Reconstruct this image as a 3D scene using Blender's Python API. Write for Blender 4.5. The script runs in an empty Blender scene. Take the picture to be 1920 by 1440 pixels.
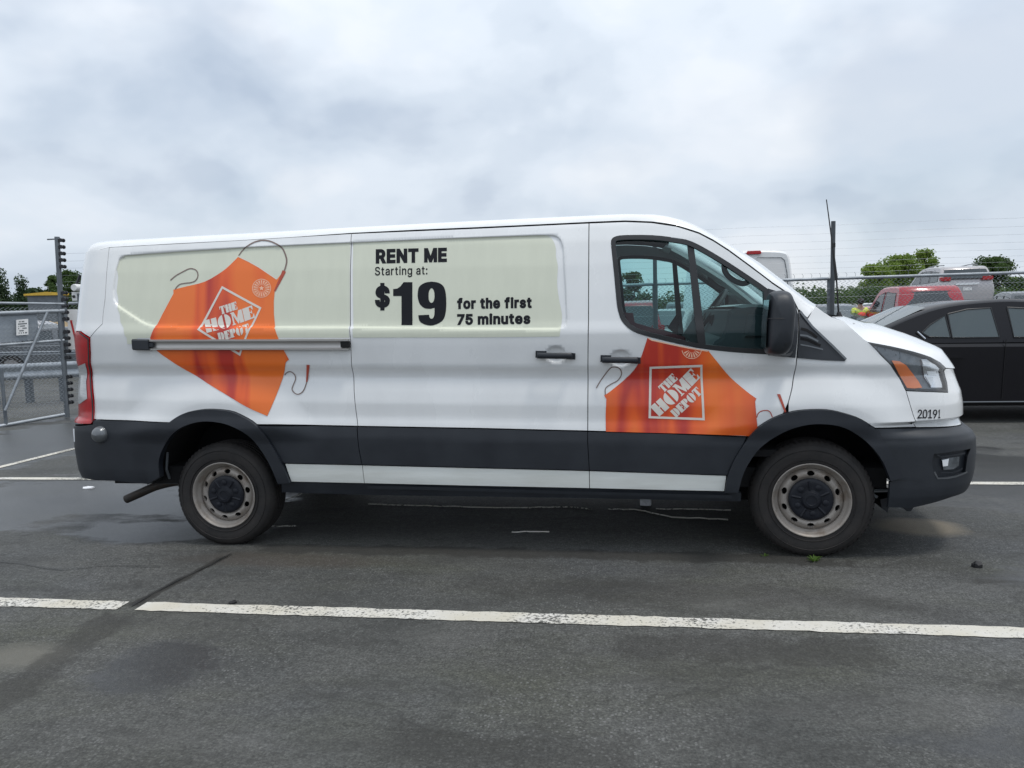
import bpy, bmesh, math, random
import numpy as np
from mathutils import Vector, Matrix
from mathutils.geometry import delaunay_2d_cdt, tessellate_polygon
random.seed(7)
rng = np.random.default_rng(7)
R_ = math.radians
scene = bpy.context.scene
C = scene.collection

# ------------------------------------------------------------------ camera
F_PX = 1440.0                       # focal length in pixels of the 1920 px wide photograph
CAM = np.array((-1.03, -4.646, 1.50))
_th, _p, _ro = R_(9.03), R_(5.25), math.atan(-0.0296)
CD = np.array((-math.sin(_th)*math.cos(_p), math.cos(_th)*math.cos(_p), -math.sin(_p)))
_r = np.array((math.cos(_th), math.sin(_th), 0.0))
_u = np.cross(_r, CD)
CR = math.cos(_ro)*_r + math.sin(_ro)*_u
CU = -math.sin(_ro)*_r + math.cos(_ro)*_u
cam = bpy.data.cameras.new('camera')
cam.sensor_width = 36.0
cam.lens = F_PX/1920*36
cam.clip_start, cam.clip_end = 0.05, 3000
co = bpy.data.objects.new('camera', cam)
C.objects.link(co)
M = Matrix.Identity(4)
for i in range(3):
    M[i][0], M[i][1], M[i][2], M[i][3] = CR[i], CU[i], -CD[i], CAM[i]
co.matrix_world = M
scene.camera = co

# ------------------------------------------------------------------ world, sun, exposure
SUN_DIR = Vector((0.28, -0.14, 1.0)).normalized()      # towards the sun
sun_el = math.asin(SUN_DIR.z)
sun_az = math.atan2(SUN_DIR.x, SUN_DIR.y)
w = bpy.data.worlds.new('World'); scene.world = w; w.use_nodes = True
nt = w.node_tree; N = nt.nodes; L = nt.links
N.clear()
def nd(t, **k):
    n = N.new(t)
    for a, b in k.items(): setattr(n, a, b)
    return n
out = nd('ShaderNodeOutputWorld')
sky = nd('ShaderNodeTexSky', sky_type='NISHITA', sun_disc=False)
sky.sun_elevation, sky.sun_rotation = sun_el, sun_az
bgs = nd('ShaderNodeBackground'); bgs.inputs[1].default_value = 0.10
L.new(sky.outputs[0], bgs.inputs[0])
tc = nd('ShaderNodeTexCoord')
sep = nd('ShaderNodeSeparateXYZ'); L.new(tc.outputs['Generated'], sep.inputs[0])
def mth(op, a, b=None, c=None, clamp=False):
    n = nd('ShaderNodeMath', operation=op); n.use_clamp = clamp
    for i, v in enumerate((a, b, c)):
        if v is None: continue
        if isinstance(v, (int, float)): n.inputs[i].default_value = v
        else: L.new(v, n.inputs[i])
    return n.outputs[0]
cmb = nd('ShaderNodeCombineXYZ'); L.new(sep.outputs[0], cmb.inputs[0]); L.new(sep.outputs[1], cmb.inputs[1]); L.new(mth('MULTIPLY', sep.outputs[2], 1.55), cmb.inputs[2])
def noise(scale, det, rough, off, dist=0.0):
    mp = nd('ShaderNodeMapping'); mp.inputs['Location'].default_value = off
    L.new(cmb.outputs[0], mp.inputs[0])
    n = nd('ShaderNodeTexNoise'); n.inputs['Scale'].default_value = scale; n.inputs['Detail'].default_value = det
    n.inputs['Roughness'].default_value = rough; n.inputs['Distortion'].default_value = dist
    L.new(mp.outputs[0], n.inputs['Vector']); return n.outputs[0]
def ramp(fac, stops):
    r = nd('ShaderNodeValToRGB'); cr = r.color_ramp; cr.interpolation = 'EASE'
    while len(cr.elements) > 1: cr.elements.remove(cr.elements[-1])
    cr.elements[0].position = stops[0][0]; cr.elements[0].color = (*stops[0][1], 1)
    for p, c in stops[1:]:
        e = cr.elements.new(p); e.color = (*c, 1)
    L.new(fac, r.inputs[0]); return r.outputs[0]
n1 = noise(3.4, 6, 0.45, (3.3, 3.9, 7.7), 0.15)
n1b = noise(3.4, 6, 0.45, (3.3, 3.9, 7.77), 0.15)       # the same clouds a little higher up: lit tops, grey bases
n2 = noise(0.95, 3, 0.5, (0.2, 8.8, 0.9))
nn = mth('ADD', mth('ADD', mth('MULTIPLY', n1, 0.45), mth('MULTIPLY', n2, 0.55)), mth('MULTIPLY', mth('SUBTRACT', n1, n1b), 0.50))
ccol = ramp(nn, [(0.38, (0.49, 0.555, 0.645)), (0.44, (0.565, 0.63, 0.712)), (0.50, (0.63, 0.69, 0.765)), (0.57, (0.69, 0.735, 0.795)), (0.64, (0.74, 0.775, 0.82))])
bgc = nd('ShaderNodeBackground'); L.new(ccol, bgc.inputs[0])
# an overcast sky brightens evenly towards the zenith
L.new(mth('ADD', 1.03, mth('MULTIPLY', mth('MAXIMUM', sep.outputs[2], 0.0), 0.62)), bgc.inputs[1])
n3 = noise(1.9, 5, 0.5, (1.3, 8.2, 0.0), 0.3)
cov = ramp(n3, [(0.34, (0.66, 0.66, 0.66)), (0.50, (0.97, 0.97, 0.97))])
mx = nd('ShaderNodeMixShader')
L.new(cov, mx.inputs[0]); L.new(bgs.outputs[0], mx.inputs[1]); L.new(bgc.outputs[0], mx.inputs[2])
L.new(mx.outputs[0], out.inputs[0])

sl = bpy.data.lights.new('sun', 'SUN'); sl.energy = 1.5; sl.angle = R_(11); sl.color = (1.0, 0.96, 0.90)
so = bpy.data.objects.new('sun', sl); C.objects.link(so)
so.rotation_euler = SUN_DIR.to_track_quat('Z', 'Y').to_euler()
vs = scene.view_settings
vs.view_transform = 'Standard'; vs.look = 'None'; vs.gamma = 1.0; vs.use_curve_mapping = False
vs.exposure = 0.12

# ------------------------------------------------------------------ materials
def mat(name, col, rough=0.5, metal=0.0, coat=0.0, var=0.0, vscale=6.0, bump=0.0, bscale=200.0, spec=0.5, col2=None, stretch=(1, 1, 1), thr=(0.35, 0.65), rvar=0.0):
    m = bpy.data.materials.new(name); m.use_nodes = True
    t = m.node_tree; b = t.nodes['Principled BSDF']
    b.inputs['Base Color'].default_value = (*col, 1)
    b.inputs['Roughness'].default_value = rough; b.inputs['Metallic'].default_value = metal
    b.inputs['Coat Weight'].default_value = coat; b.inputs['Coat Roughness'].default_value = 0.04
    b.inputs['Specular IOR Level'].default_value = spec
    if var or col2 or rvar or bump:
        c = t.nodes.new('ShaderNodeTexCoord'); mp = t.nodes.new('ShaderNodeMapping'); mp.inputs['Scale'].default_value = stretch
        t.links.new(c.outputs['Object'], mp.inputs[0])
    if var or col2 or rvar:
        n = t.nodes.new('ShaderNodeTexNoise'); n.inputs['Scale'].default_value = vscale; n.inputs['Detail'].default_value = 6; n.inputs['Roughness'].default_value = 0.6
        t.links.new(mp.outputs[0], n.inputs['Vector'])
        if var or col2:
            r = t.nodes.new('ShaderNodeValToRGB'); r.color_ramp.elements[0].position, r.color_ramp.elements[1].position = thr
            a = col2 if col2 else tuple(x*(1-var) for x in col)
            r.color_ramp.elements[0].color = (*a, 1); r.color_ramp.elements[1].color = (*col, 1)
            t.links.new(n.outputs[0], r.inputs[0]); t.links.new(r.outputs[0], b.inputs['Base Color'])
        if rvar:
            q = t.nodes.new('ShaderNodeMapRange'); q.inputs[1].default_value = 0.3; q.inputs[2].default_value = 0.7
            q.inputs[3].default_value = rough-rvar; q.inputs[4].default_value = rough+rvar
            t.links.new(n.outputs[0], q.inputs[0]); t.links.new(q.outputs[0], b.inputs['Roughness'])
    if bump:
        n2 = t.nodes.new('ShaderNodeTexNoise'); n2.inputs['Scale'].default_value = bscale; n2.inputs['Detail'].default_value = 3
        t.links.new(mp.outputs[0], n2.inputs['Vector'])
        bp = t.nodes.new('ShaderNodeBump'); bp.inputs['Strength'].default_value = bump; bp.inputs['Distance'].default_value = 0.004
        t.links.new(n2.outputs[0], bp.inputs['Height']); t.links.new(bp.outputs[0], b.inputs['Normal'])
    return m
def glass(name, tint, gloss=0.02, spec=1.0):
    m = bpy.data.materials.new(name); m.use_nodes = True
    t = m.node_tree; t.nodes.clear()
    o = t.nodes.new('ShaderNodeOutputMaterial'); tr = t.nodes.new('ShaderNodeBsdfTransparent'); gl = t.nodes.new('ShaderNodeBsdfGlossy')
    tr.inputs[0].default_value = (*tint, 1); gl.inputs['Roughness'].default_value = gloss
    fr = t.nodes.new('ShaderNodeFresnel'); ge = t.nodes.new('ShaderNodeNewGeometry'); io = t.nodes.new('ShaderNodeMath'); io.operation = 'MULTIPLY_ADD'; io.inputs[1].default_value = 1/1.5-1.5; io.inputs[2].default_value = 1.5
    t.links.new(ge.outputs['Backfacing'], io.inputs[0]); t.links.new(io.outputs[0], fr.inputs[0])     # a thin pane is the same from both sides
    mu = t.nodes.new('ShaderNodeMath'); mu.operation = 'MULTIPLY'; mu.inputs[1].default_value = spec; mu.use_clamp = True
    t.links.new(fr.outputs[0], mu.inputs[0])
    mx = t.nodes.new('ShaderNodeMixShader')
    t.links.new(mu.outputs[0], mx.inputs[0]); t.links.new(tr.outputs[0], mx.inputs[1]); t.links.new(gl.outputs[0], mx.inputs[2]); t.links.new(mx.outputs[0], o.inputs[0])
    return m
MT = dict(
    white=mat('white_paint', (0.79, 0.80, 0.80), 0.26, coat=0.9, var=0.07, vscale=2.5, stretch=(1, 1, 0.5), rvar=0.06),
    cream=mat('faded_vinyl', (0.66, 0.68, 0.56), 0.42, var=0.055, vscale=7, stretch=(2.0, 1, 0.4), thr=(0.3, 0.7)),
    black=mat('black_plastic', (0.018, 0.022, 0.029), 0.50, col2=(0.011, 0.014, 0.020), vscale=4, bump=0.06, bscale=500, rvar=0.06),
    trim=mat('grey_plastic', (0.022, 0.026, 0.033), 0.48, col2=(0.016, 0.020, 0.026), vscale=7, bump=0.05, bscale=400),
    rubber=mat('black_rubber', (0.012, 0.012, 0.013), 0.6, bump=0.1),
    seal=mat('seal_rubber', (0.015, 0.016, 0.018), 0.42),
    void=mat('dark_cavity', (0.006, 0.006, 0.007), 0.9),
    tyre=mat('tyre_rubber', (0.016, 0.015, 0.015), 0.78, col2=(0.030, 0.026, 0.024), vscale=7, bump=0.25, bscale=120),
    steel=mat('painted_steel', (0.33, 0.30, 0.27), 0.5, metal=0.3, col2=(0.19, 0.145, 0.11), vscale=9, thr=(0.28, 0.50), rvar=0.08),
    cap=mat('hub_plastic', (0.010, 0.012, 0.019), 0.5, spec=0.35, var=0.3, vscale=12, bump=0.2, bscale=90),
    alu=mat('brushed_aluminium', (0.50, 0.48, 0.46), 0.34, metal=0.9, var=0.1, vscale=30, stretch=(0.1, 1, 1)),
    strip=mat('dusty_white_strip', (0.76, 0.78, 0.75), 0.45, col2=(0.64, 0.65, 0.61), vscale=4, stretch=(0.4, 1, 3)),
    black_ink=mat('black_vinyl', (0.009, 0.010, 0.014), 0.6, spec=0.2),
    cream_ink=mat('pale_print', (0.70, 0.66, 0.60), 0.45),
    pink_ink=mat('salmon_print', (0.86, 0.52, 0.36), 0.45),
    brown_ink=mat('brown_print', (0.20, 0.14, 0.12), 0.45),
    red_ink=mat('red_print', (0.50, 0.03, 0.03), 0.4),
    strap=mat('strap_print', (0.42, 0.07, 0.04), 0.45),
    amber=mat('amber_lens', (0.85, 0.22, 0.06), 0.15, coat=0.5),
    chrome=mat('chrome', (0.75, 0.76, 0.78), 0.16, metal=1.0),
    reflector=mat('white_reflector', (0.80, 0.82, 0.84), 0.25),
    red_lens=mat('red_lens', (0.46, 0.006, 0.010), 0.25, coat=0.15, var=0.25, vscale=14),
    clear_lens=mat('clear_lens', (0.50, 0.51, 0.52), 0.2, coat=0.6, var=0.25, vscale=30, stretch=(0.3, 1, 6)),
    lamp_dark=mat('lamp_housing', (0.22, 0.24, 0.26), 0.25, metal=0.4, var=0.5, vscale=14),
    inside=mat('cab_plastic', (0.045, 0.052, 0.058), 0.6),
    inside_light=mat('cab_trim', (0.30, 0.33, 0.33), 0.7),
    seatcloth=mat('seat_cloth', (0.05, 0.05, 0.055), 0.9, var=0.3, vscale=60),
    maroon=mat('seat_belt_red', (0.10, 0.012, 0.02), 0.7),
    rust=mat('rusty_exhaust', (0.060, 0.058, 0.055), 0.6, metal=0.4, col2=(0.065, 0.048, 0.038), vscale=25),
    galv=mat('galvanised_steel', (0.36, 0.39, 0.42), 0.45, metal=0.45, var=0.25, vscale=8),
    galv_dark=mat('weathered_steel', (0.17, 0.19, 0.21), 0.5, metal=0.4, var=0.25, vscale=6),
    insul=mat('black_insulator', (0.012, 0.013, 0.017), 0.5),
    board=mat('white_board', (0.78, 0.78, 0.77), 0.5, var=0.06),
    greyboard=mat('grey_board', (0.37, 0.41, 0.45), 0.55, var=0.12, vscale=4),
    paper=mat('white_paper', (0.75, 0.76, 0.78), 0.8, var=0.1),
    blacksedan=mat('black_car_paint', (0.010, 0.0095, 0.012), 0.16, coat=0.0, spec=0.30),
    redpaint=mat('red_car_paint', (0.32, 0.009, 0.020), 0.28, coat=0.6),
    silver=mat('silver_car_paint', (0.42, 0.40, 0.40), 0.32, metal=0.5, coat=0.5),
    navy=mat('navy_car_paint', (0.02, 0.025, 0.04), 0.25, coat=0.6),
    greycar=mat('grey_car_paint', (0.12, 0.13, 0.14), 0.3, metal=0.4, coat=0.5),
    carglass=mat('dark_car_glass', (0.035, 0.045, 0.05), 0.05, spec=0.8),
    paleglass=mat('pale_car_glass', (0.055, 0.075, 0.08), 0.04, spec=0.8),
    post=mat('dark_post_steel', (0.085, 0.095, 0.105), 0.5, metal=0.3, var=0.2, vscale=6),
    orange_yellow=mat('yellow_paint', (0.62, 0.40, 0.05), 0.5, var=0.2),
    tan=mat('dry_soil', (0.42, 0.32, 0.19), 0.95, var=0.4, vscale=1.2, bump=0.5, bscale=6),
    bark=mat('bark', (0.09, 0.07, 0.05), 0.9, var=0.4, vscale=8),
    skin=mat('skin', (0.42, 0.26, 0.18), 0.6),
    hair=mat('dark_hair', (0.02, 0.016, 0.014), 0.7),
    hivis=mat('hi_vis_yellow', (0.62, 0.72, 0.10), 0.7),
    hired=mat('hi_vis_red', (0.70, 0.08, 0.05), 0.7),
    jean=mat('dark_trousers', (0.04, 0.05, 0.08), 0.85),
    line=None,
)
def leafmat(name, a, b):
    """thin leaves: light bounces off them and glows through them"""
    m = mat(name, a, 0.6, col2=b, vscale=0.9, thr=(0.3, 0.7), spec=0.2)
    t = m.node_tree; p = t.nodes['Principled BSDF']; o = t.nodes['Material Output']
    tl = t.nodes.new('ShaderNodeBsdfTranslucent'); mx = t.nodes.new('ShaderNodeMixShader'); mx.inputs[0].default_value = 0.42
    src = p.inputs['Base Color'].links[0].from_socket
    t.links.new(src, tl.inputs[0]); t.links.new(p.outputs[0], mx.inputs[1]); t.links.new(tl.outputs[0], mx.inputs[2]); t.links.new(mx.outputs[0], o.inputs[0])
    return m
MT['leaf_bright'] = leafmat('leaf_bright', (0.27, 0.36, 0.08), (0.14, 0.22, 0.05))
MT['leaf_mid'] = leafmat('leaf_mid', (0.095, 0.15, 0.045), (0.05, 0.09, 0.03))
MT['leaf_dark'] = leafmat('leaf_dark', (0.065, 0.105, 0.045), (0.035, 0.062, 0.032))
MT['weed'] = leafmat('weed_leaf', (0.10, 0.19, 0.03), (0.07, 0.12, 0.03))
# printed orange apron: the print itself shows creased orange cloth
def apron_mat():
    m = bpy.data.materials.new('orange_apron_print'); m.use_nodes = True
    t = m.node_tree; b = t.nodes['Principled BSDF']; b.inputs['Roughness'].default_value = 0.36; b.inputs['Coat Weight'].default_value = 0.25
    c = t.nodes.new('ShaderNodeTexCoord'); mp = t.nodes.new('ShaderNodeMapping'); mp.inputs['Scale'].default_value = (3.9, 1, 0.6); mp.inputs['Rotation'].default_value = (0, 0.22, 0); mp.inputs['Location'].default_value = (0.35, 0, 0.2)
    n = t.nodes.new('ShaderNodeTexNoise'); n.inputs['Scale'].default_value = 1.0; n.inputs['Detail'].default_value = 2.5; n.inputs['Distortion'].default_value = 0.5
    r = t.nodes.new('ShaderNodeValToRGB'); e = r.color_ramp.elements
    e[0].position, e[0].color = 0.40, (0.47, 0.028, 0.014, 1)
    e[1].position, e[1].color = 0.60, (0.82, 0.165, 0.018, 1)
    q = e.new(0.49); q.color = (0.76, 0.105, 0.013, 1)
    t.links.new(c.outputs['Object'], mp.inputs[0]); t.links.new(mp.outputs[0], n.inputs['Vector']); t.links.new(n.outputs[0], r.inputs[0]); t.links.new(r.outputs[0], b.inputs['Base Color'])
    return m
MT['apron'] = apron_mat()
MT['window'] = glass('window_glass', (0.60, 0.80, 0.80), spec=0.9)
MT['screen'] = glass('windscreen_glass', (0.80, 0.90, 0.90), spec=0.6)
MT['lens'] = glass('lamp_glass', (0.92, 0.94, 0.95), spec=2.0)

# ------------------------------------------------------------------ mesh helpers
def tag(o, label=None, cat=None, group=None, kind=None):
    if label: o['label'] = label
    if cat: o['category'] = cat
    if group: o['group'] = group
    if kind: o['kind'] = kind
    return o
def empty(name, loc=(0, 0, 0), rz=0.0, label=None, cat=None, group=None):
    o = bpy.data.objects.new(name, None); C.objects.link(o)
    o.location = loc; o.rotation_euler = (0, 0, rz); o.empty_display_size = 0.2
    return tag(o, label, cat, group)
def link(name, me, m, parent=None):
    o = bpy.data.objects.new(name, me); C.objects.link(o)
    if m is not None and not me.materials: me.materials.append(m)
    if parent is not None: o.parent = parent
    return o
class MB:
    """collects simple solids and links them as one mesh object"""
    def __init__(s): s.v = []; s.f = []
    def add(s, v, f):
        k = len(s.v); s.v += [tuple(map(float, p)) for p in v]; s.f += [tuple(i+k for i in q) for q in f]; return s
    def box(s, a, b):
        (x0, y0, z0), (x1, y1, z1) = a, b
        return s.add([(x0,y0,z0),(x1,y0,z0),(x1,y1,z0),(x0,y1,z0),(x0,y0,z1),(x1,y0,z1),(x1,y1,z1),(x0,y1,z1)],
                     [(0,3,2,1),(4,5,6,7),(0,1,5,4),(1,2,6,5),(2,3,7,6),(3,0,4,7)])
    def tube(s, pts, r, n=8, cap=True, r2=None):
        P = [Vector(p) for p in pts]; k0 = len(s.v); m = len(P)
        up = None
        for i, p in enumerate(P):
            t = (P[min(i+1, m-1)]-P[max(i-1, 0)]).normalized()
            if up is None:
                up = Vector((0, 0, 1)) if abs(t.z) < 0.9 else Vector((1, 0, 0))
            a = t.cross(up).normalized(); b = a.cross(t).normalized(); up = b
            rr = r if r2 is None else r+(r2-r)*i/(m-1)
            for j in range(n):
                q = 2*math.pi*j/n
                s.v.append(tuple(p+(a*math.cos(q)+b*math.sin(q))*rr))
        for i in range(m-1):
            for j in range(n):
                A, B = k0+i*n+j, k0+i*n+(j+1) % n
                s.f.append((A, B, B+n, A+n))
        if cap:
            s.f.append(tuple(k0+j for j in range(n))[::-1]); s.f.append(tuple(k0+(m-1)*n+j for j in range(n)))
        return s
    def prism(s, poly, y0, y1, ins=0.0):
        """outline in (x, z) pushed along y, optionally with a bevel"""
        P = [tuple(p) for p in poly]
        a = sum(P[i][0]*P[(i+1) % len(P)][1]-P[(i+1) % len(P)][0]*P[i][1] for i in range(len(P)))
        if a < 0: P = P[::-1]
        lay = [(y0, 0), (y1, 0)] if not ins else [(y0, ins), (y0+ins, 0), (y1-ins, 0), (y1, ins)]
        n = len(P); k = len(s.v)
        for (y, d) in lay:
            Q = inset2(np.array(P), d) if d else np.array(P)
            s.v += [(float(x), float(y), float(z)) for x, z in Q]
        for i in range(len(lay)-1):
            for j in range(n):
                A, B = k+i*n+j, k+i*n+(j+1) % n
                s.f.append((A, B, B+n, A+n))
        tr = tessellate_polygon([[Vector((p[0], p[1], 0)) for p in P]])
        for t in tr:
            q = [P[i] for i in t]
            if (q[1][0]-q[0][0])*(q[2][1]-q[0][1])-(q[2][0]-q[0][0])*(q[1][1]-q[0][1]) < 0: t = t[::-1]
            s.f.append(tuple(k+i for i in t)); s.f.append(tuple(k+(len(lay)-1)*n+i for i in t[::-1]))
        return s
    def lathe(s, prof, n=48, c=(0, 0, 0), zmin=None):
        """profile of (radius, y) turned about an axis along y through c"""
        k = len(s.v); m = len(prof)
        for i in range(n):
            q = 2*math.pi*i/n
            for (r, y) in prof:
                z = c[2]+r*math.sin(q)
                if zmin is not None: z = max(z, zmin)
                s.v.append((c[0]+r*math.cos(q), c[1]+y, z))
        for i in range(n):
            for j in range(m-1):
                A, B = k+i*m+j, k+((i+1) % n)*m+j
                s.f.append((A, A+1, B+1, B))
        return s
    def grid(s, rows):
        k = len(s.v); n = len(rows[0])
        for r in rows: s.v += [tuple(map(float, p)) for p in r]
        for i in range(len(rows)-1):
            for j in range(n-1):
                A = k+i*n+j; s.f.append((A, A+1, A+n+1, A+n))
        return s
    def build(s, name, m, parent=None, smooth=None, fix=True):
        me = bpy.data.meshes.new(name); me.from_pydata(s.v, [], s.f)
        if fix:
            bm = bmesh.new(); bm.from_mesh(me); bmesh.ops.recalc_face_normals(bm, faces=bm.faces); bm.to_mesh(me); bm.free()
        if smooth:
            me.polygons.foreach_set('use_smooth', [True]*len(me.polygons)); me.set_sharp_from_angle(angle=R_(smooth))
        me.update()
        return link(name, me, m, parent)
def inset2(P, d):
    """move every vertex of a closed 2-D outline inwards by d"""
    P = np.asarray(P, float)
    a = np.roll(P, 1, 0); b = np.roll(P, -1, 0)
    e1 = P-a; e2 = b-P
    e1 /= np.maximum(np.linalg.norm(e1, axis=1, keepdims=True), 1e-9); e2 /= np.maximum(np.linalg.norm(e2, axis=1, keepdims=True), 1e-9)
    n1 = np.stack([-e1[:, 1], e1[:, 0]], 1); n2 = np.stack([-e2[:, 1], e2[:, 0]], 1)
    area = 0.5*np.sum(P[:, 0]*b[:, 1]-b[:, 0]*P[:, 1])
    n = n1+n2; ln = np.sum(n*n1, axis=1, keepdims=True); n = n/np.maximum(ln, 0.5)
    return P+(n if area > 0 else -n)*d
def cr(pts, sub=4, closed=False):
    """Catmull-Rom through the points"""
    P = [np.array(p, float) for p in pts]; n = len(P); o = []
    for i in range(n if closed else n-1):
        p1, p2 = P[i], P[(i+1) % n]
        p0 = P[i-1] if (closed or i > 0) else 2*p1-p2
        p3 = P[(i+2) % n] if (closed or i < n-2) else 2*p2-p1
        for k in range(sub):
            t = k/sub
            o.append(0.5*((2*p1)+(-p0+p2)*t+(2*p0-5*p1+4*p2-p3)*t*t+(-p0+3*p1-3*p2+p3)*t**3))
    if not closed: o.append(P[-1])
    return [tuple(p) for p in o]
# picture point -> the point where that sight line meets a plane of the scene
def ray(u, v):
    u = np.asarray(u, float); v = np.asarray(v, float)
    return CD+CR*((u-960)/F_PX)[..., None]+CU*((720-v)/F_PX)[..., None]
def at_y(u, v, y):
    D = ray(u, v); return CAM+D*((y-CAM[1])/D[..., 1])[..., None]
def at_z(u, v, z=0.0):
    D = ray(u, v); return CAM+D*((z-CAM[2])/D[..., 2])[..., None]
def at_d(u, v, Z):
    return CAM+ray(u, v)*Z

# ================================================================== GROUND
def ground_mat():
    m = bpy.data.materials.new('worn_asphalt'); m.use_nodes = True
    t = m.node_tree; b = t.nodes['Principled BSDF']; b.inputs['Specular IOR Level'].default_value = 0.45
    ln = t.links.new
    c = t.nodes.new('ShaderNodeTexCoord').outputs['Object']
    def nz(scale, det, rough, stretch=(1, 1, 1), loc=(0, 0, 0)):
        mp = t.nodes.new('ShaderNodeMapping'); mp.inputs['Scale'].default_value = stretch; mp.inputs['Location'].default_value = loc
        ln(c, mp.inputs[0]); n = t.nodes.new('ShaderNodeTexNoise'); n.inputs['Scale'].default_value = scale; n.inputs['Detail'].default_value = det; n.inputs['Roughness'].default_value = rough
        ln(mp.outputs[0], n.inputs['Vector']); return n.outputs[0]
    def rp(f, stops):
        r = t.nodes.new('ShaderNodeValToRGB'); e = r.color_ramp.elements
        e[0].position, e[0].color = stops[0][0], (*stops[0][1], 1); e[1].position, e[1].color = stops[-1][0], (*stops[-1][1], 1)
        for p, q in stops[1:-1]: e.new(p).color = (*q, 1)
        ln(f, r.inputs[0]); return r.outputs[0]
    def mix(f, a, bb, mode='MIX'):
        n = t.nodes.new('ShaderNodeMix'); n.data_type = 'RGBA'; n.blend_type = mode
        if isinstance(f, float): n.inputs[0].default_value = f
        else: ln(f, n.inputs[0])
        for i, q in ((6, a), (7, bb)):
            if isinstance(q, tuple): n.inputs[i].default_value = (*q, 1)
            else: ln(q, n.inputs[i])
        return n.outputs[2]
    def ma(op, a, bb=None):
        n = t.nodes.new('ShaderNodeMath'); n.operation = op
        for i, q in enumerate((a, bb)):
            if q is None: continue
            if isinstance(q, (int, float)): n.inputs[i].default_value = q
            else: ln(q, n.inputs[i])
        return n.outputs[0]
    def blob(x, y, rx, ry):
        mp = t.nodes.new('ShaderNodeMapping'); mp.vector_type = 'TEXTURE'; mp.inputs['Location'].default_value = (x, y, 0); mp.inputs['Scale'].default_value = (rx, ry, 1)
        ln(c, mp.inputs[0]); l = t.nodes.new('ShaderNodeVectorMath'); l.operation = 'LENGTH'; ln(mp.outputs[0], l.inputs[0])
        return ma('SUBTRACT', 1.0, l.outputs['Value'])
    patch = nz(0.55, 6, 0.6)
    base = rp(patch, [(0.30, (0.044, 0.046, 0.044)), (0.5, (0.066, 0.067, 0.063)), (0.68, (0.094, 0.095, 0.092))])
    moss = rp(nz(0.9, 5, 0.65, (0.6, 1.6, 1), (4, 2, 0)), [(0.48, (0, 0, 0)), (0.68, (1, 1, 1))])
    base = mix(ma('MULTIPLY', moss, 0.6), base, (0.056, 0.058, 0.042))
    blue = rp(nz(0.42, 4, 0.55, (1, 1.4, 1), (2, 7, 0)), [(0.50, (0, 0, 0)), (0.66, (1, 1, 1))])
    base = mix(ma('MULTIPLY', blue, 0.4), base, (0.054, 0.059, 0.068))
    mid = nz(24, 6, 0.85)
    base = mix(1.0, base, rp(mid, [(0.30, (0.50, 0.50, 0.48)), (0.5, (1.0, 1.0, 1.0)), (0.70, (1.6, 1.6, 1.6))]), 'MULTIPLY')
    fine = nz(85, 3, 0.75)
    base = mix(1.0, base, rp(fine, [(0.30, (0.45, 0.45, 0.45)), (0.5, (1.0, 1.0, 1.0)), (0.70, (1.75, 1.75, 1.7))]), 'MULTIPLY')
    vo = t.nodes.new('ShaderNodeTexVoronoi'); vo.inputs['Scale'].default_value = 72; ln(c, vo.inputs['Vector'])
    sc = t.nodes.new('ShaderNodeSeparateColor'); ln(vo.outputs['Color'], sc.inputs[0])
    chips = ma('MULTIPLY', ma('GREATER_THAN', sc.outputs[0], 0.80), ma('LESS_THAN', vo.outputs['Distance'], 0.40))
    chips = ma('MULTIPLY', chips, rp(nz(1.1, 3, 0.6, loc=(9, 1, 0)), [(0.35, (0.1, 0.1, 0.1)), (0.65, (0.9, 0.9, 0.9))]))
    base = mix(ma('MULTIPLY', chips, 0.8), base, (0.17, 0.17, 0.165))
    stain = rp(nz(1.6, 7, 0.72, (0.7, 1.5, 1), (3, 9, 0)), [(0.50, (0, 0, 0)), (0.60, (1, 1, 1))])
    base = mix(ma('MULTIPLY', stain, 0.40), base, (0.026, 0.026, 0.024))
    dust = rp(nz(1.1, 7, 0.7, (0.8, 1.5, 1), (8, 4, 0)), [(0.54, (0, 0, 0)), (0.66, (1, 1, 1))])
    base = mix(ma('MULTIPLY', dust, 0.30), base, (0.105, 0.104, 0.098))
    # wet films: shapes of their own, the sheen is the sky in them
    wob = ma('MULTIPLY', ma('SUBTRACT', nz(1.3, 5, 0.6, (0.8, 1.3, 1)), 0.5), 2.4)
    wet = None
    for q in ((-5.9, 1.3, 2.3, 1.2), (-4.4, 0.35, 0.9, 0.35), (1.9, -0.25, 1.1, 0.65), (2.5, 2.2, 1.7, 1.6), (-3.15, -1.75, 0.35, 0.3), (-8.5, 4.8, 2.8, 3.0), (1.2, -1.9, 1.3, 0.5)):
        k = blob(*q); wet = k if wet is None else ma('MAXIMUM', wet, k)
    wetm = rp(ma('ADD', wet, wob), [(0.08, (0, 0, 0)), (0.36, (1, 1, 1))])
    base = mix(ma('MULTIPLY', wetm, 0.55), base, (0.024, 0.025, 0.028))
    dry = rp(ma('ADD', blob(-3.82, -1.66, 0.36, 0.22), ma('MULTIPLY', wob, 0.5)), [(0.25, (0, 0, 0)), (0.75, (1, 1, 1))])
    base = mix(ma('MULTIPLY', dry, 0.8), base, (0.13, 0.125, 0.105))
    lit_patch = rp(ma('ADD', blob(0.86, 0.75, 0.42, 0.32), ma('MULTIPLY', wob, 0.35)), [(0.2, (0, 0, 0)), (0.5, (1, 1, 1))])  # lit ground under the front bumper, painted into the asphalt colour
    base = mix(ma('MULTIPLY', lit_patch, 0.85), base, (0.19, 0.165, 0.125))
    brown = rp(ma('ADD', blob(-3.2, -0.22, 1.0, 0.22), ma('MULTIPLY', wob, 0.45)), [(0.15, (0, 0, 0)), (0.6, (1, 1, 1))])
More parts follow.
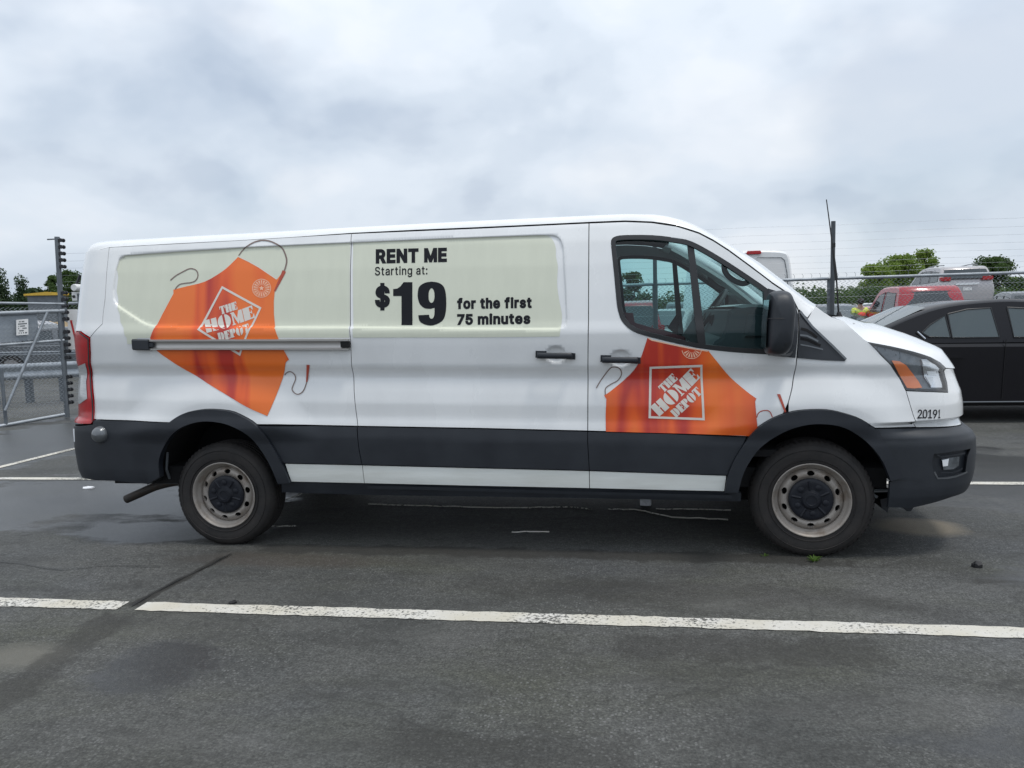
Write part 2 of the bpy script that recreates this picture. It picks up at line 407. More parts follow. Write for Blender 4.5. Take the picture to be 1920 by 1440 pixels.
    base = mix(ma('MULTIPLY', brown, 0.5), base, (0.055, 0.042, 0.032))
    # the damp trail of the old crack and a rust-brown film along the tyres
    def trail(p, q, wd):
        mp = t.nodes.new('ShaderNodeMapping'); mp.vector_type = 'TEXTURE'; a = math.atan2(q[1]-p[1], q[0]-p[0]); l_ = math.hypot(q[0]-p[0], q[1]-p[1])/2
        mp.inputs['Location'].default_value = ((p[0]+q[0])/2, (p[1]+q[1])/2, 0); mp.inputs['Rotation'].default_value = (0, 0, a); mp.inputs['Scale'].default_value = (l_, wd, 1)
        ln(c, mp.inputs[0]); sx = t.nodes.new('ShaderNodeSeparateXYZ'); ln(mp.outputs[0], sx.inputs[0])
        return ma('SUBTRACT', 1.0, ma('MAXIMUM', ma('POWER', ma('ABSOLUTE', sx.outputs[0]), 4.0), ma('ABSOLUTE', sx.outputs[1])))
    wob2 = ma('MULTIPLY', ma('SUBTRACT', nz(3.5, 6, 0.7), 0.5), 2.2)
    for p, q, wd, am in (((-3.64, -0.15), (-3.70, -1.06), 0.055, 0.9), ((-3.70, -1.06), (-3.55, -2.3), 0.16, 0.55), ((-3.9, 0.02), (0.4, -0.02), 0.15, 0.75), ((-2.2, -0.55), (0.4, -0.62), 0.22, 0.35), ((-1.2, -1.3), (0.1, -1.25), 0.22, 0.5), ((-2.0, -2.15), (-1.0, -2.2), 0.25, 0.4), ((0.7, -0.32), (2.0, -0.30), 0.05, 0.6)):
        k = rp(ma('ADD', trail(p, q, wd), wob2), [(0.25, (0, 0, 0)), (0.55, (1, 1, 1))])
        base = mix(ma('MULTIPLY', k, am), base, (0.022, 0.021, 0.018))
    # fine cracks
    vc = t.nodes.new('ShaderNodeTexVoronoi'); vc.feature = 'DISTANCE_TO_EDGE'; vc.inputs['Scale'].default_value = 0.33
    mp = t.nodes.new('ShaderNodeMapping'); mp.inputs['Location'].default_value = (0.7, 0.3, 0); ln(c, mp.inputs[0])
    va = t.nodes.new('ShaderNodeVectorMath'); va.operation = 'ADD'
    nc = t.nodes.new('ShaderNodeTexNoise'); nc.inputs['Scale'].default_value = 2.2; nc.inputs['Detail'].default_value = 5; ln(c, nc.inputs['Vector'])
    vm = t.nodes.new('ShaderNodeVectorMath'); vm.operation = 'SCALE'; vm.inputs['Scale'].default_value = 0.45; ln(nc.outputs['Color'], vm.inputs[0])
    ln(mp.outputs[0], va.inputs[0]); ln(vm.outputs[0], va.inputs[1]); ln(va.outputs[0], vc.inputs['Vector'])
    crk = rp(vc.outputs['Distance'], [(0.0, (1, 1, 1)), (0.0025, (0, 0, 0))])
    base = mix(ma('MULTIPLY', crk, 0.30), base, (0.016, 0.016, 0.015))
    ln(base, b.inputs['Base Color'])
    rg = ma('SUBTRACT', 0.80, ma('MULTIPLY', wetm, 0.46)); ln(rg, b.inputs['Roughness'])
    bp = t.nodes.new('ShaderNodeBump'); bp.inputs['Distance'].default_value = 0.006
    ln(ma('SUBTRACT', 0.75, ma('MULTIPLY', wetm, 0.45)), bp.inputs['Strength']); ln(nz(110, 3, 0.7), bp.inputs['Height']); ln(bp.outputs[0], b.inputs['Normal'])
    return m
def line_mat():
    m = mat('worn_white_line', (0.60, 0.585, 0.545), 0.75, col2=(0.53, 0.50, 0.42), vscale=3.5, bump=0.3, bscale=120)
    t = m.node_tree; b = t.nodes['Principled BSDF']; ln = t.links.new
    c = t.nodes.new('ShaderNodeTexCoord')
    n = t.nodes.new('ShaderNodeTexNoise'); n.inputs['Scale'].default_value = 60; n.inputs['Detail'].default_value = 5; n.inputs['Roughness'].default_value = 0.7; ln(c.outputs['Object'], n.inputs['Vector'])
    n2 = t.nodes.new('ShaderNodeTexNoise'); n2.inputs['Scale'].default_value = 1.7; n2.inputs['Detail'].default_value = 3; ln(c.outputs['Object'], n2.inputs['Vector'])
    a = t.nodes.new('ShaderNodeMath'); a.operation = 'MULTIPLY_ADD'; a.inputs[1].default_value = 0.55; ln(n2.outputs[0], a.inputs[0]); ln(n.outputs[0], a.inputs[2])
    r = t.nodes.new('ShaderNodeValToRGB'); r.color_ramp.elements[0].position = 0.80; r.color_ramp.elements[1].position = 0.90; ln(a.outputs[0], r.inputs[0])
    mx = t.nodes.new('ShaderNodeMix'); mx.data_type = 'RGBA'; ln(r.outputs[0], mx.inputs[0])
    src = b.inputs['Base Color'].links[0].from_socket; ln(src, mx.inputs[6]); mx.inputs[7].default_value = (0.055, 0.055, 0.05, 1); ln(mx.outputs[2], b.inputs['Base Color'])
    return m
MT['asphalt'] = ground_mat(); MT['line'] = line_mat()
MT['tar'] = mat('tar_sealant', (0.016, 0.016, 0.016), 0.55, var=0.4, vscale=8)
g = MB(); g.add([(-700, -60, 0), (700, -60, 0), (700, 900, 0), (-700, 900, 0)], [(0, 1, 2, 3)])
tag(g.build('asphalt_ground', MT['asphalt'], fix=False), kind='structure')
def strip(name, pts, wd, z, m, jitter=0.0):
    P = [Vector((p[0], p[1], 0)) for p in pts]; Lf = []; Rt = []
    for i, p in enumerate(P):
        t = (P[min(i+1, len(P)-1)]-P[max(i-1, 0)]).normalized(); n = Vector((-t.y, t.x, 0))
        ww = wd*(1+random.uniform(-jitter, jitter)); o = random.uniform(-jitter, jitter)*wd*0.3
        Lf.append((*(p+n*(ww/2+o)).xy, z)); Rt.append((*(p-n*(ww/2-o)).xy, z))
    b = MB(); b.grid([Lf, Rt]); return tag(b.build(name, m), kind='structure')
nl = lambda x0, x1: [(x, -1.005+0.0072*x) for x in np.arange(x0, x1, 0.05)]
strip('parking_line', nl(-14, -3.72), 0.118, 0.004, MT['line'], 0.09)
strip('parking_line', nl(-3.645, 9), 0.118, 0.004, MT['line'], 0.09)
strip('parking_line', [(-7.84+i*0.2, 2.055) for i in range(80)], 0.10, 0.004, MT['line'], 0.05)
strip('parking_line', [(-7.84, 2.2+i*0.2) for i in range(26)], 0.10, 0.004, MT['line'], 0.05)
P0, P1, P2 = at_z(432, 1040), at_z(245, 1138), at_z(60, 1285)
tp = [tuple(P0+(P1-P0)*k/9+np.array((random.uniform(-.014, .014), 0, 0))) for k in range(10)]
strip('tar_seam', tp, 0.009, 0.008, MT['tar'], 0.6)
strip('tar_seam', [tuple(at_z(u, v)) for u, v in ((-20, 1053), (40, 1058), (80, 1066), (120, 1070), (190, 1062), (300, 1064))], 0.006, 0.008, MT['tar'], 0.5)
# bits lying about
def scrap(name, u, v, sx, sy, m, label, cat, n=9, h=0.012):
    p = at_z(u, v, 0.004); b = MB(); ring = []
    for i in range(n):
        a = 2*math.pi*i/n; k = random.uniform(0.55, 1.1)
        ring.append((p[0]+sx*k*math.cos(a), p[1]+sy*k*math.sin(a), 0.006+random.uniform(0, h)))
    ctr = (p[0], p[1], 0.008+h)
    b.add(ring+[ctr]+[(x, y, 0.001) for x, y, z in ring], [(i, (i+1) % n, n) for i in range(n)]+[(i, i+n+1, (i+1) % n+n+1, (i+1) % n) for i in range(n)])
    return tag(b.build(name, m), label, cat)
scrap('paper_scrap', 165, 915, 0.075, 0.05, MT['paper'], 'flat white paper scrap on asphalt behind the rear bumper', 'litter')
scrap('plastic_scrap', 1211, 946, 0.045, 0.05, MT['paper'], 'crumpled white scrap lying in the shadow under the van', 'litter', h=0.05)
scrap('rubber_chunk', 1830, 1062, 0.032, 0.028, MT['rubber'], 'small black lump of debris right of the front wheel', 'debris', h=0.03)
scrap('oil_spot', 437, 1129, 0.022, 0.03, MT['rubber'], 'black tar blob on the upper edge of the white parking line', 'debris', h=0.004)
scrap('pale_pebble', 538, 940, 0.05, 0.02, MT['paper'], 'pale crumbs of litter behind the rear wheel', 'litter', h=0.01)
def streak(pts, wd, label):
    P = [at_z(u, v, 0.004) for u, v in pts]; Q = []
    for a, b in zip(P, P[1:]):
        for k in range(6): Q.append(a+(b-a)*k/6+np.array((0, random.uniform(-.012, .012), 0)))
    Q.append(P[-1])
    b = MB()
    ws = [wd*random.choice((.12, .3, .6, .9, 1.2)) for _ in Q]
    b.grid([[(a[0], a[1]-w_/2, .005), (a[0], a[1], .012), (a[0], a[1]+w_/2, .005)] for a, w_ in zip(Q, ws)])
    return tag(b.build('litter_streak', MT['line']), label, 'litter')
streak([(690, 946), (800, 949), (960, 953), (1060, 951), (1110, 955)], 0.02, 'thin white flaky streak under the middle of the van')
streak([(1140, 955), (1200, 957), (1260, 970), (1365, 975)], 0.022, 'thin white flaky streak under the van running toward the front wheel')
streak([(1230, 955), (1300, 956), (1370, 957)], 0.016, 'faint short white streak beside the crumpled scrap')
streak([(505, 988), (556, 987)], 0.012, 'short pale straw beside the rear wheel')
streak([(535, 938), (548, 934), (566, 926)], 0.014, 'pale forked twig behind the rear wheel')
streak([(960, 998), (1030, 998)], 0.012, 'short pale streak in the shadow edge under the sliding door')
def weed(u, v, s, n, label):
    p = at_z(u, v); b = MB()
    for i in range(n):
        a = random.uniform(0, 6.28); l = s*random.uniform(.5, 1); e = random.uniform(.2, .9)
        d = Vector((math.cos(a), math.sin(a), 0)); q = Vector((-d.y, d.x, 0))*s*0.07; o = Vector((p[0], p[1], 0))+d*random.uniform(0, s*.3)
        m1 = o+d*l*.5*math.cos(e)+Vector((0, 0, l*.6*math.sin(e))); t = o+d*l*math.cos(e)+Vector((0, 0, l*.75*math.sin(e)))
        b.add([o-q*.5, o+q*.5, m1+q, t, m1-q], [(0, 1, 2, 4), (4, 2, 3)])
    return tag(b.build('weed', MT['weed'], fix=False), label, 'weed')
weed(1527, 1052, 0.06, 34, 'green weed tuft growing in front of the front tyre')
weed(1432, 1043, 0.035, 14, 'tiny weed sprig left of the front tyre')

# ================================================================== THE VAN
# x forward (front axle at 0, rear axle at -3.75), y away from the camera, near flank at y = 0
YC = 1.03                                        # centre plane of the van
WF, WR = (0.0, 0.345), (-3.75, 0.345)            # wheel centres (x, z)
def smooth(a, b, x):
    t = np.clip((x-a)/(b-a), 0, 1); return t*t*(3-2*t)
# upright section of the flank: (height at the middle seam, inward offset)
_pw = np.array([0.28, 0.40, 0.45, 0.60, 0.705, 0.775, 0.80, 0.825, 0.86, 0.93, 1.0, 1.09, 1.125, 1.165, 1.30, 1.375, 1.40, 1.44, 1.60, 1.78, 1.93, 2.02, 2.10, 2.2])
_py = np.array([0.030, 0.004, -0.001, -0.004, -0.006, 0.004, 0.007, 0.013, 0.015, 0.016, 0.026, 0.043, 0.036, 0.017, 0.008, 0.006, 0.012, 0.024, 0.053, 0.090, 0.130, 0.165, 0.215, 0.30])
_tw = np.linspace(0.2, 2.2, 2001)
_k = np.exp(-0.5*(np.arange(-40, 41)/10.0)**2); _k /= _k.sum()
_ty = np.convolve(np.pad(np.interp(_tw, _pw, _py), 40, mode='edge'), _k, 'valid')
def _sil(pts, y):
    P = []
    for u, v in pts:
        q = at_y(u, v, y)
        for _ in range(4): q = at_y(u, v, y+np.interp(q[2], _tw, _ty))
        P.append(q)
    P = np.array(P); o = np.argsort(P[:, 2]); return P[o, 2], P[o, 0]
_fz, _fx = _sil([(1804, 800), (1804, 785), (1803.5, 770), (1803, 753), (1800, 732), (1793, 714), (1784, 687), (1772, 672)], 0.30)
_gz, _gx = _sil([(1745, 943), (1785, 931), (1810, 914), (1819, 897), (1824, 877), (1827, 846), (1826, 818), (1820, 807), (1808, 797)], 0.30)
Z_BUMP = float(at_y(1795, 797.5, 0.30)[2])
_rz, _rx = _sil([(168, 466), (160, 490), (153, 530), (147, 580), (142, 625), (143, 690), (147, 760)], 0.15)
_bz, _bx = _sil([(141, 797), (139, 838), (146, 880), (152, 897), (156, 930)], 0.15)
X0F, BF, X0R, BR = 0.30, 0.42, -4.45, 0.27
def front_x(z): return X0F+(np.where(np.asarray(z) < Z_BUMP, np.interp(z, _gz, _gx), np.interp(z, _fz, _fx))-X0F)/0.955
def rear_x(z): return X0R-(X0R-np.where(np.asarray(z) < 0.862, np.interp(z, _bz, _bx), np.interp(z, _rz, _rx)))/0.925
REC = None                                       # pressed-in window blank, set below
CUPS = []
def seg_sd(x, z, poly):
    """signed distance to a closed outline (negative inside)"""
    P = np.asarray(poly); Q = np.roll(P, -1, 0); d = np.full(x.shape, 1e9); ins = np.zeros(x.shape, bool)
    for (ax, az), (bx, bz) in zip(P, Q):
        ex, ez = bx-ax, bz-az; l2 = ex*ex+ez*ez+1e-12
        t = np.clip(((x-ax)*ex+(z-az)*ez)/l2, 0, 1)
        d = np.minimum(d, np.hypot(x-ax-t*ex, z-az-t*ez))
        c = (az > z) != (bz > z)
        if abs(ez) > 1e-12: ins ^= c & (x < ex*(z-az)/ez+ax)
    return np.where(ins, -d, d)
def S(x, z, rec=True):
    x = np.asarray(x, float); z = np.asarray(z, float)
    w_ = z+0.0233*(x+1.3)*np.where(x > -1.3, 0.6, 1.0)
    y = np.interp(w_, _tw, _ty)
    for (cx, cz), a, b, h in ((WF, 0.585, 0.80, 0.030), (WR, 0.62, 0.86, 0.030)):
        d = np.hypot(x-cx, (z-cz)*1.0)
        y = y-h*(1-smooth(a, b, d))*smooth(0.70, 0.82, z)
    y = y+0.062*smooth(0.715, 0.805, z)*smooth(0.25, 0.55, x)*(1-smooth(0.80, 0.81, z))
    y = y+0.24*np.maximum(0, np.hypot(np.maximum(z-1.04, 0), 0.05)-0.05)*smooth(-0.30, 0.12, x)
    if rec and REC is not None:
        y = y+0.013*smooth(0.001, -0.010, seg_sd(x, z, REC))
    for (cx, cz, rx, rz, dp) in CUPS:
        q = ((x-cx)/rx)**2+((z-cz)/rz)**2
        y = y+dp*np.clip(1-q**1.5, 0, 1)
    t = np.clip((x-X0F)/(front_x(z)-X0F), 0, 0.992); y = y+BF*(1-np.sqrt(1-t**2.6))
    t = np.clip((X0R-x)/(X0R-rear_x(z)), 0, 0.992); y = y+BR*(1-np.sqrt(1-t**2.2))
    return y
def unproj(pts, off=0.0):
    """picture points -> (x, z) on the flank"""
    P = np.array(pts, float); y = np.zeros(len(P))
    for i in range(26):
        q = at_y(P[:, 0], P[:, 1], y); y = 0.5*y+0.5*(S(q[:, 0], q[:, 2])-off)
    q = at_y(P[:, 0], P[:, 1], y); return q[:, [0, 2]]
def XZ(pts):
    o = np.zeros((len(pts), 2)); px = [i for i, p in enumerate(pts) if p[0] != 'q']
    for i, p in enumerate(pts):
        if p[0] == 'q': o[i] = p[1:]
    if px: o[px] = unproj([pts[i] for i in px])
    return o
REC_PX = [(222, 486), (226, 481.5), (234, 478.2), (337, 470.6), (449, 463.6), (657, 454), (822, 447), (1004, 440.3), (1036, 440), (1045, 442.5), (1052, 449), (1057, 463), (1062, 546), (1064, 598), (1062, 608), (1057, 614), (1046, 618), (978, 618), (661, 614.8), (657, 615), (300, 614), (286, 612.5), (275, 609.5), (262, 603), (224, 578), (216, 570), (211.5, 560), (210.5, 543), (216, 506)]
REC = XZ(REC_PX)
def resample(P, sp):
    o = []
    n = len(P)
    for i in range(n):
        a, b = P[i], P[(i+1) % n]; k = max(1, int(math.ceil(np.linalg.norm(b-a)/sp)))
        for j in range(k): o.append(a+(b-a)*j/k)
    return np.array(o)
FEAT = None                                      # extra points along pressed edges
def winding(x, z, loops):
    w_ = np.zeros(x.shape, int)
    for P in loops:
        P = np.asarray(P); Q = np.roll(P, -1, 0)
        for (ax, az), (bx, bz) in zip(P, Q):
            cr_ = (bx-ax)*(z-az)-(x-ax)*(bz-az)
            w_ += ((az <= z) & (bz > z) & (cr_ > 0)).astype(int); w_ -= ((az > z) & (bz <= z) & (cr_ < 0)).astype(int)
    return w_
def fill(loops, sp, nonzero=False):
    """triangulated area of closed loops in the plane with inner points every sp"""
    V, Ed = [], []
    for P in loops:
        k = len(V); n = len(P); V += [tuple(p) for p in P]; Ed += [(k+i, k+(i+1) % n) for i in range(n)]
    nb = len(V); B = np.array(V)
    lo, hi = B.min(0), B.max(0)
    if sp:
        gx, gz = np.meshgrid(np.arange(lo[0]+sp*.37, hi[0], sp), np.arange(lo[1]+sp*.41, hi[1], sp))
        gx, gz = gx.ravel(), gz.ravel()
        if len(gx):
            inn = winding(gx, gz, loops); inn = (inn != 0) if nonzero else (inn % 2 != 0)
            gx, gz = gx[inn], gz[inn]
        if len(gx):
            d = np.full(gx.shape, 1e9)
            for P in loops:
                P = np.asarray(P); Q = np.roll(P, -1, 0)
                for (ax, az), (bx, bz) in zip(P, Q):
                    ex, ez = bx-ax, bz-az; t = np.clip(((gx-ax)*ex+(gz-az)*ez)/(ex*ex+ez*ez+1e-12), 0, 1)
                    d = np.minimum(d, np.hypot(gx-ax-t*ex, gz-az-t*ez))
            k = d > sp*0.45; V += list(zip(gx[k], gz[k]))
    if sp and FEAT is not None:
        lo2, hi2 = lo-.001, hi+.001; fp = FEAT[((FEAT > lo2) & (FEAT < hi2)).all(1)]
        if len(fp):
            inn = winding(fp[:, 0], fp[:, 1], loops); fp = fp[(inn != 0) if nonzero else (inn % 2 != 0)]
            d = np.full(len(fp), 1e9)
            for P in loops: d = np.minimum(d, np.abs(seg_sd(fp[:, 0], fp[:, 1], P)))
            V += [tuple(p) for p in fp[d > .003]]
    r = delaunay_2d_cdt([Vector(p) for p in V], Ed, [], 0, 1e-6)
    W = np.array([tuple(p) for p in r[0]]); T = np.array([tuple(f) for f in r[2]], int)
    c = W[T].mean(1); wn = winding(c[:, 0], c[:, 1], loops); T = T[(wn != 0) if nonzero else (wn % 2 != 0)]
    a, b, c = W[T[:, 0]], W[T[:, 1]], W[T[:, 2]]
    ar = (b[:, 0]-a[:, 0])*(c[:, 1]-a[:, 1])-(c[:, 0]-a[:, 0])*(b[:, 1]-a[:, 1])
    T = T[np.abs(ar) > 1e-10]; ar = ar[np.abs(ar) > 1e-10]
    T[ar < 0] = T[ar < 0][:, ::-1]
    return W, T
def s_normal(x, z, surf):
    e = 0.004
    dx = (surf(x+e, z)-surf(x-e, z))/(2*e); dz = (surf(x, z+e)-surf(x, z-e))/(2*e)
    n = np.stack([dx, -np.ones_like(dx), dz], 1); return n/np.linalg.norm(n, axis=1, keepdims=True)
def patch(name, m, parent, outline, holes=(), off=0.0, sp=0.03, inset=0.0, flange=0.0, nonzero=False, surf=None, xz=False, proud=0.0):
    """a piece of the flank: outline in picture points laid on the surface S, lifted by off; flange turns its edge inwards"""
    surf = surf or S
    loops = [np.asarray(l, float) if xz else XZ(l) for l in [outline, *holes]]
    loops = [resample(l, sp) if sp else l for l in loops]
    if inset:
        q = [inset2(loops[0], inset)]
        for h in loops[1:]: q.append(inset2(h, -inset))
        loops = q
    W, T = fill(loops, sp, nonzero)
    y = surf(W[:, 0], W[:, 1])-off
    nrm = s_normal(W[:, 0], W[:, 1], surf)
    V = [(float(p[0]), float(q), float(p[1])) for p, q in zip(W, y)]; Fc = [tuple(int(i) for i in t) for t in T]
    NN = [tuple(n) for n in nrm]; ns = len(Fc)
    if flange:
        cnt = {}
        for t in Fc:
            for a, b in ((t[0], t[1]), (t[1], t[2]), (t[2], t[0])): cnt[(a, b)] = 1
        bd = [(a, b) for a, b in cnt if (b, a) not in cnt]
        for a, b in bd:
            k = len(V); A, B = V[a], V[b]
            tz = Vector((B[0]-A[0], 0, B[2]-A[2])); nn = Vector((tz.z, 0, -tz.x)); nn = nn.normalized() if nn.length > 1e-9 else Vector((0, 0, 1))
            V += [A, B, (B[0], B[1]+flange, B[2]), (A[0], A[1]+flange, A[2])]; NN += [tuple(nn)]*4
            Fc.append((k, k+3, k+2, k+1))
    me = bpy.data.meshes.new(name); me.from_pydata(V, [], Fc)
    me.polygons.foreach_set('use_smooth', [True]*len(Fc)); me.update()
    me.normals_split_custom_set_from_vertices(NN)
    return link(name, me, m, parent)
def ribbon(name, m, parent, pts, wd, off, sp=0.02, w2=None, surf=None):
    """a printed or moulded band of width wd (picture pixels) along picture points"""
    P = np.array(pts, float); t = np.gradient(P, axis=0); t /= np.linalg.norm(t, axis=1, keepdims=True); n = np.stack([-t[:, 1], t[:, 0]], 1)
    ww = np.linspace(wd, w2 if w2 else wd, len(P))[:, None]/2
    A, B = P+n*ww, P-n*ww
    surf = surf or S
    ax, bx = unproj(A), unproj(B)
    b = MB(); b.grid([[(x, surf(x, z)-off, z) for x, z in q] for q in (ax, bx)])
    return b.build(name, m, parent, smooth=40)
VAN = empty('delivery_van', (0, 0, 0), 0, 'white rental cargo van with orange apron print, parked side-on in the foreground', 'van')
MIRROR = []                                       # near-side pieces repeated on the far side
def keep(o): MIRROR.append(o); return o
def edge_f(v0, v1, n=6, t=0.985):
    z0, z1 = at_y(1800, v0, 0.31)[2], at_y(1800, v1, 0.31)[2]
    return [('q', float(X0F+t*(front_x(z)-X0F)), float(z)) for z in np.linspace(z0, z1, n)]
def edge_r(v0, v1, n=6, t=0.975):
    z0, z1 = at_y(150, v0, 0.15)[2], at_y(150, v1, 0.15)[2]
    return [('q', float(X0R-t*(X0R-rear_x(z))), float(z)) for z in np.linspace(z0, z1, n)]
for (u, v) in ((1042, 664), (1163.5, 671.5)):
    x, z = unproj([(u, v)])[0]; CUPS.append((x, z, 0.062, 0.052, 0.020))

SEAM_A = [(659, 438), (658, 480), (657, 520), (657, 600), (657.5, 640), (660, 690), (664, 735), (668, 775), (671, 799)]
SEAM_A2 = [(671, 799), (674, 840), (680, 871)]
SEAM_B = [(1104.5, 418.4), (1104, 480), (1103.5, 600), (1102.5, 700), (1102, 808)]
SEAM_B2 = [(1102, 809), (1102, 830), (1104, 858), (1105, 881.5)]
SEAM_C = [(1497, 583), (1496.5, 640), (1492, 690), (1485, 728), (1478, 755), (1473, 774)]
RARC_O = cr([(281, 907), (282, 872), (290, 840), (305, 812), (320, 792.5), (345, 776), (370, 769.5), (395, 767), (432, 770), (457, 780), (482, 796), (510, 830), (530, 865), (547, 904)], 3)
RARC_I = cr([(304, 893), (303, 860), (317, 827), (337, 805), (365, 792.5), (395, 789), (432, 795.5), (470, 816), (495, 845), (512, 875), (525, 906)], 3)
FARC_O = cr([(1358, 922), (1364, 890), (1378, 857), (1401, 822), (1422, 800), (1450, 783), (1478, 773), (1506.5, 768.5), (1549, 768), (1582.5, 775), (1613.5, 786), (1641.5, 806), (1664, 838), (1681, 869), (1691, 894)], 3)
FARC_I = cr([(1383, 921), (1394, 883), (1416.6, 846.5), (1442, 824), (1478.4, 804.5), (1515, 795), (1549, 794.5), (1582.5, 801.5), (1619, 824), (1647, 855), (1661, 883), (1667, 900)], 3)
ARC_R_TOP = [p for p in RARC_O if p[1] <= 797]
ARC_F_TOP = [p for p in FARC_O if p[1] <= 806]
N_LINE = [(205, 463.6), (440, 451), (659, 438), (900, 428), (1104.5, 418.4), (1173, 415.7), (1222, 417.6), (1269, 424.5), (1290, 431), (1311, 438), (1338, 452), (1366, 470), (1407, 500), (1449, 532), (1476, 550), (1490, 567), (1497, 583)]
WIN = cr([(1146.3, 458), (1147, 450), (1153, 444.5), (1170, 441.6), (1222.5, 441.6), (1266.7, 446.6), (1297, 453.5), (1338.4, 475.6), (1380, 501.8), (1421, 529.4), (1440, 543)], 3)+[(1443, 663.8)]+cr([(1432, 663.4), (1402, 661.6), (1365, 658.8), (1308.8, 652), (1252.5, 640), (1202, 627), (1182, 617.5), (1172, 608.5), (1165, 599), (1160.5, 586), (1157, 568), (1152, 514)], 3)
def upto(seq, a, b): return seq[seq.index(a):seq.index(b)+1]
_f = [resample(inset2(REC, d), 0.010) for d in (-0.001, 0.0025, 0.005, 0.0075, 0.0105)]
for (cx_, cz_, rx_, rz_, dp_) in CUPS:
    for k_ in (1.0, 0.93, 0.8, 0.6, 0.3): _f.append(np.array([(cx_+rx_*k_*math.cos(a), cz_+rz_*k_*math.sin(a)) for a in np.linspace(0, 2*math.pi, 33)[:-1]]))
FEAT = np.concatenate(_f)
GAP, FL = 0.0026, 0.014
qp_out = upto(N_LINE, (205, 463.6), (659, 438))+SEAM_A[1:]+[(600, 797.5), (520, 796)]+ARC_R_TOP[::-1]+[(252, 789), (176, 786), (177, 750), (173, 706), (170, 662), (169, 633), (192, 607), (193, 590), (197, 560), (201, 500)]
quarter = keep(patch('rear_quarter_panel', MT['white'], VAN, qp_out, inset=GAP, flange=FL, sp=0.018))
slider = keep(patch('sliding_door', MT['white'], VAN, upto(N_LINE, (659, 438), (1104.5, 418.4))+SEAM_B[1:]+[(900, 803), (671, 799)]+SEAM_A[1:-1][::-1], inset=GAP, flange=FL, sp=0.018))
door = keep(patch('passenger_door', MT['white'], VAN, N_LINE[4:]+SEAM_C[1:-1]+[p for p in FARC_O if 774 < p[1] < 818 and p[0] < 1480][::-1]+[(1399, 818.5), (1300, 813)]+SEAM_B[::-1][:-1], holes=[WIN], inset=GAP, flange=FL, sp=0.018))
fend = keep(patch('front_fender', MT['white'], VAN, [(1497.5, 583), (1514, 598), (1529, 573), (1545, 585), (1559, 594), (1581, 601), (1600, 618), (1620, 636), (1634, 645), (1650, 664), (1670, 684), (1687.5, 710), (1699, 733), (1707, 760), (1713, 780), (1717.5, 801), (1660, 802.3), (1641, 802.6)]+[p for p in FARC_O if p[1] < 800 and p[0] > 1473][::-1]+SEAM_C[::-1][1:-1], inset=GAP, flange=FL, sp=0.016))
fascia = keep(patch('front_fascia', MT['white'], VAN, [(1699, 733), (1750, 735), (1777.5, 736), (1775.5, 717), (1770, 696), (1773.5, 691)]+edge_f(690, 795, 9)+[(1774, 800), (1717.5, 801.2), (1713, 780), (1707, 760)], inset=0.0015, flange=FL, sp=0.014))
FOGP = [(1751, 851), (1790, 846), (1819, 841), (1813, 856), (1809, 885), (1790, 893), (1758, 897), (1750, 882), (1746, 866)]
bumper = keep(patch('front_bumper', MT['trim'], VAN, [(1641.5, 804), (1717, 803), (1774, 801.6), (1792, 799)]+edge_f(797, 915, 12)+[(1785, 931), (1745, 943.6), (1709, 952), (1664, 951), (1668, 903), (1691, 896)]+[p for p in FARC_O if p[0] > 1642][::-1][1:], holes=[FOGP], off=0.006, inset=0.001, flange=0.03, sp=0.016))
rear_corner = keep(patch('rear_door_edge', MT['white'], VAN, [(188, 468), (205, 463.6), (201, 500), (197, 560), (193, 590), (192, 607), (169, 632.5), (152, 621)]+edge_r(620, 470, 8), inset=0.0015, flange=FL, sp=0.018))
taill = keep(patch('tail_light', MT['red_lens'], VAN, [(150.7, 621.5), (168.5, 634), (169.5, 662), (172.6, 706), (176.4, 750), (176, 788), (172, 794), (153, 794)]+edge_r(790, 625, 7), off=0.010, flange=0.03, sp=0.02))
tl2 = patch('reversing_lens', MT['clear_lens'], taill, [(162, 681), (164, 715), (166, 747), (152, 757)]+edge_r(756, 690, 4, 0.94)[0:], off=0.013, sp=0.02)
patch('lamp_rim', MT['seal'], taill, [(150.7, 621.5), (168.5, 634), (169.5, 662), (172.6, 706), (176.4, 750), (176, 788), (173.6, 788), (173.8, 750), (170, 706), (167, 662), (166.2, 636.5), (150.5, 624.5)], off=0.012, sp=0.03)
rbump = keep(patch('rear_bumper', MT['black'], VAN, [(176, 795.5), (252, 790), (319, 793)]+[p for p in RARC_O if p[0] < 319 and p[1] > 793][::-1]+[(215, 901), (165, 897)]+edge_r(895, 800, 8), off=0.012, inset=0.001, flange=0.03, sp=0.02))
patch('bumper_top', MT['black'], rbump, [(176, 787), (252, 790), (252, 800), (176, 797)], off=0.006, sp=0.02)
band_q = keep(patch('side_cladding', MT['black'], VAN, [(485, 798.5), (600, 798.5), (670.5, 800)]+SEAM_A2[1:]+[(600, 869.5), (534, 868)]+[p for p in RARC_O if p[0] > 486 and p[1] < 866][::-1], off=0.012, inset=0.0022, flange=0.016, sp=0.025))
band_s = keep(patch('side_cladding', MT['black'], VAN, [(671, 800), (900, 804), (1102, 809)]+SEAM_B2[1:]+[(900, 876.5), (680, 871)]+SEAM_A2[1:-1][::-1], off=0.012, inset=0.0022, flange=0.016, sp=0.03))
band_d = keep(patch('side_cladding', MT['black'], VAN, [(1102, 809), (1250, 813), (1399, 819.3)]+[p for p in FARC_O if p[0] < 1398 and p[1] < 892][::-1]+[(1362, 890.5), (1200, 885)]+SEAM_B2[1:][::-1], off=0.012, inset=0.0022, flange=0.016, sp=0.03))
for q in (band_q, band_s, band_d): pass
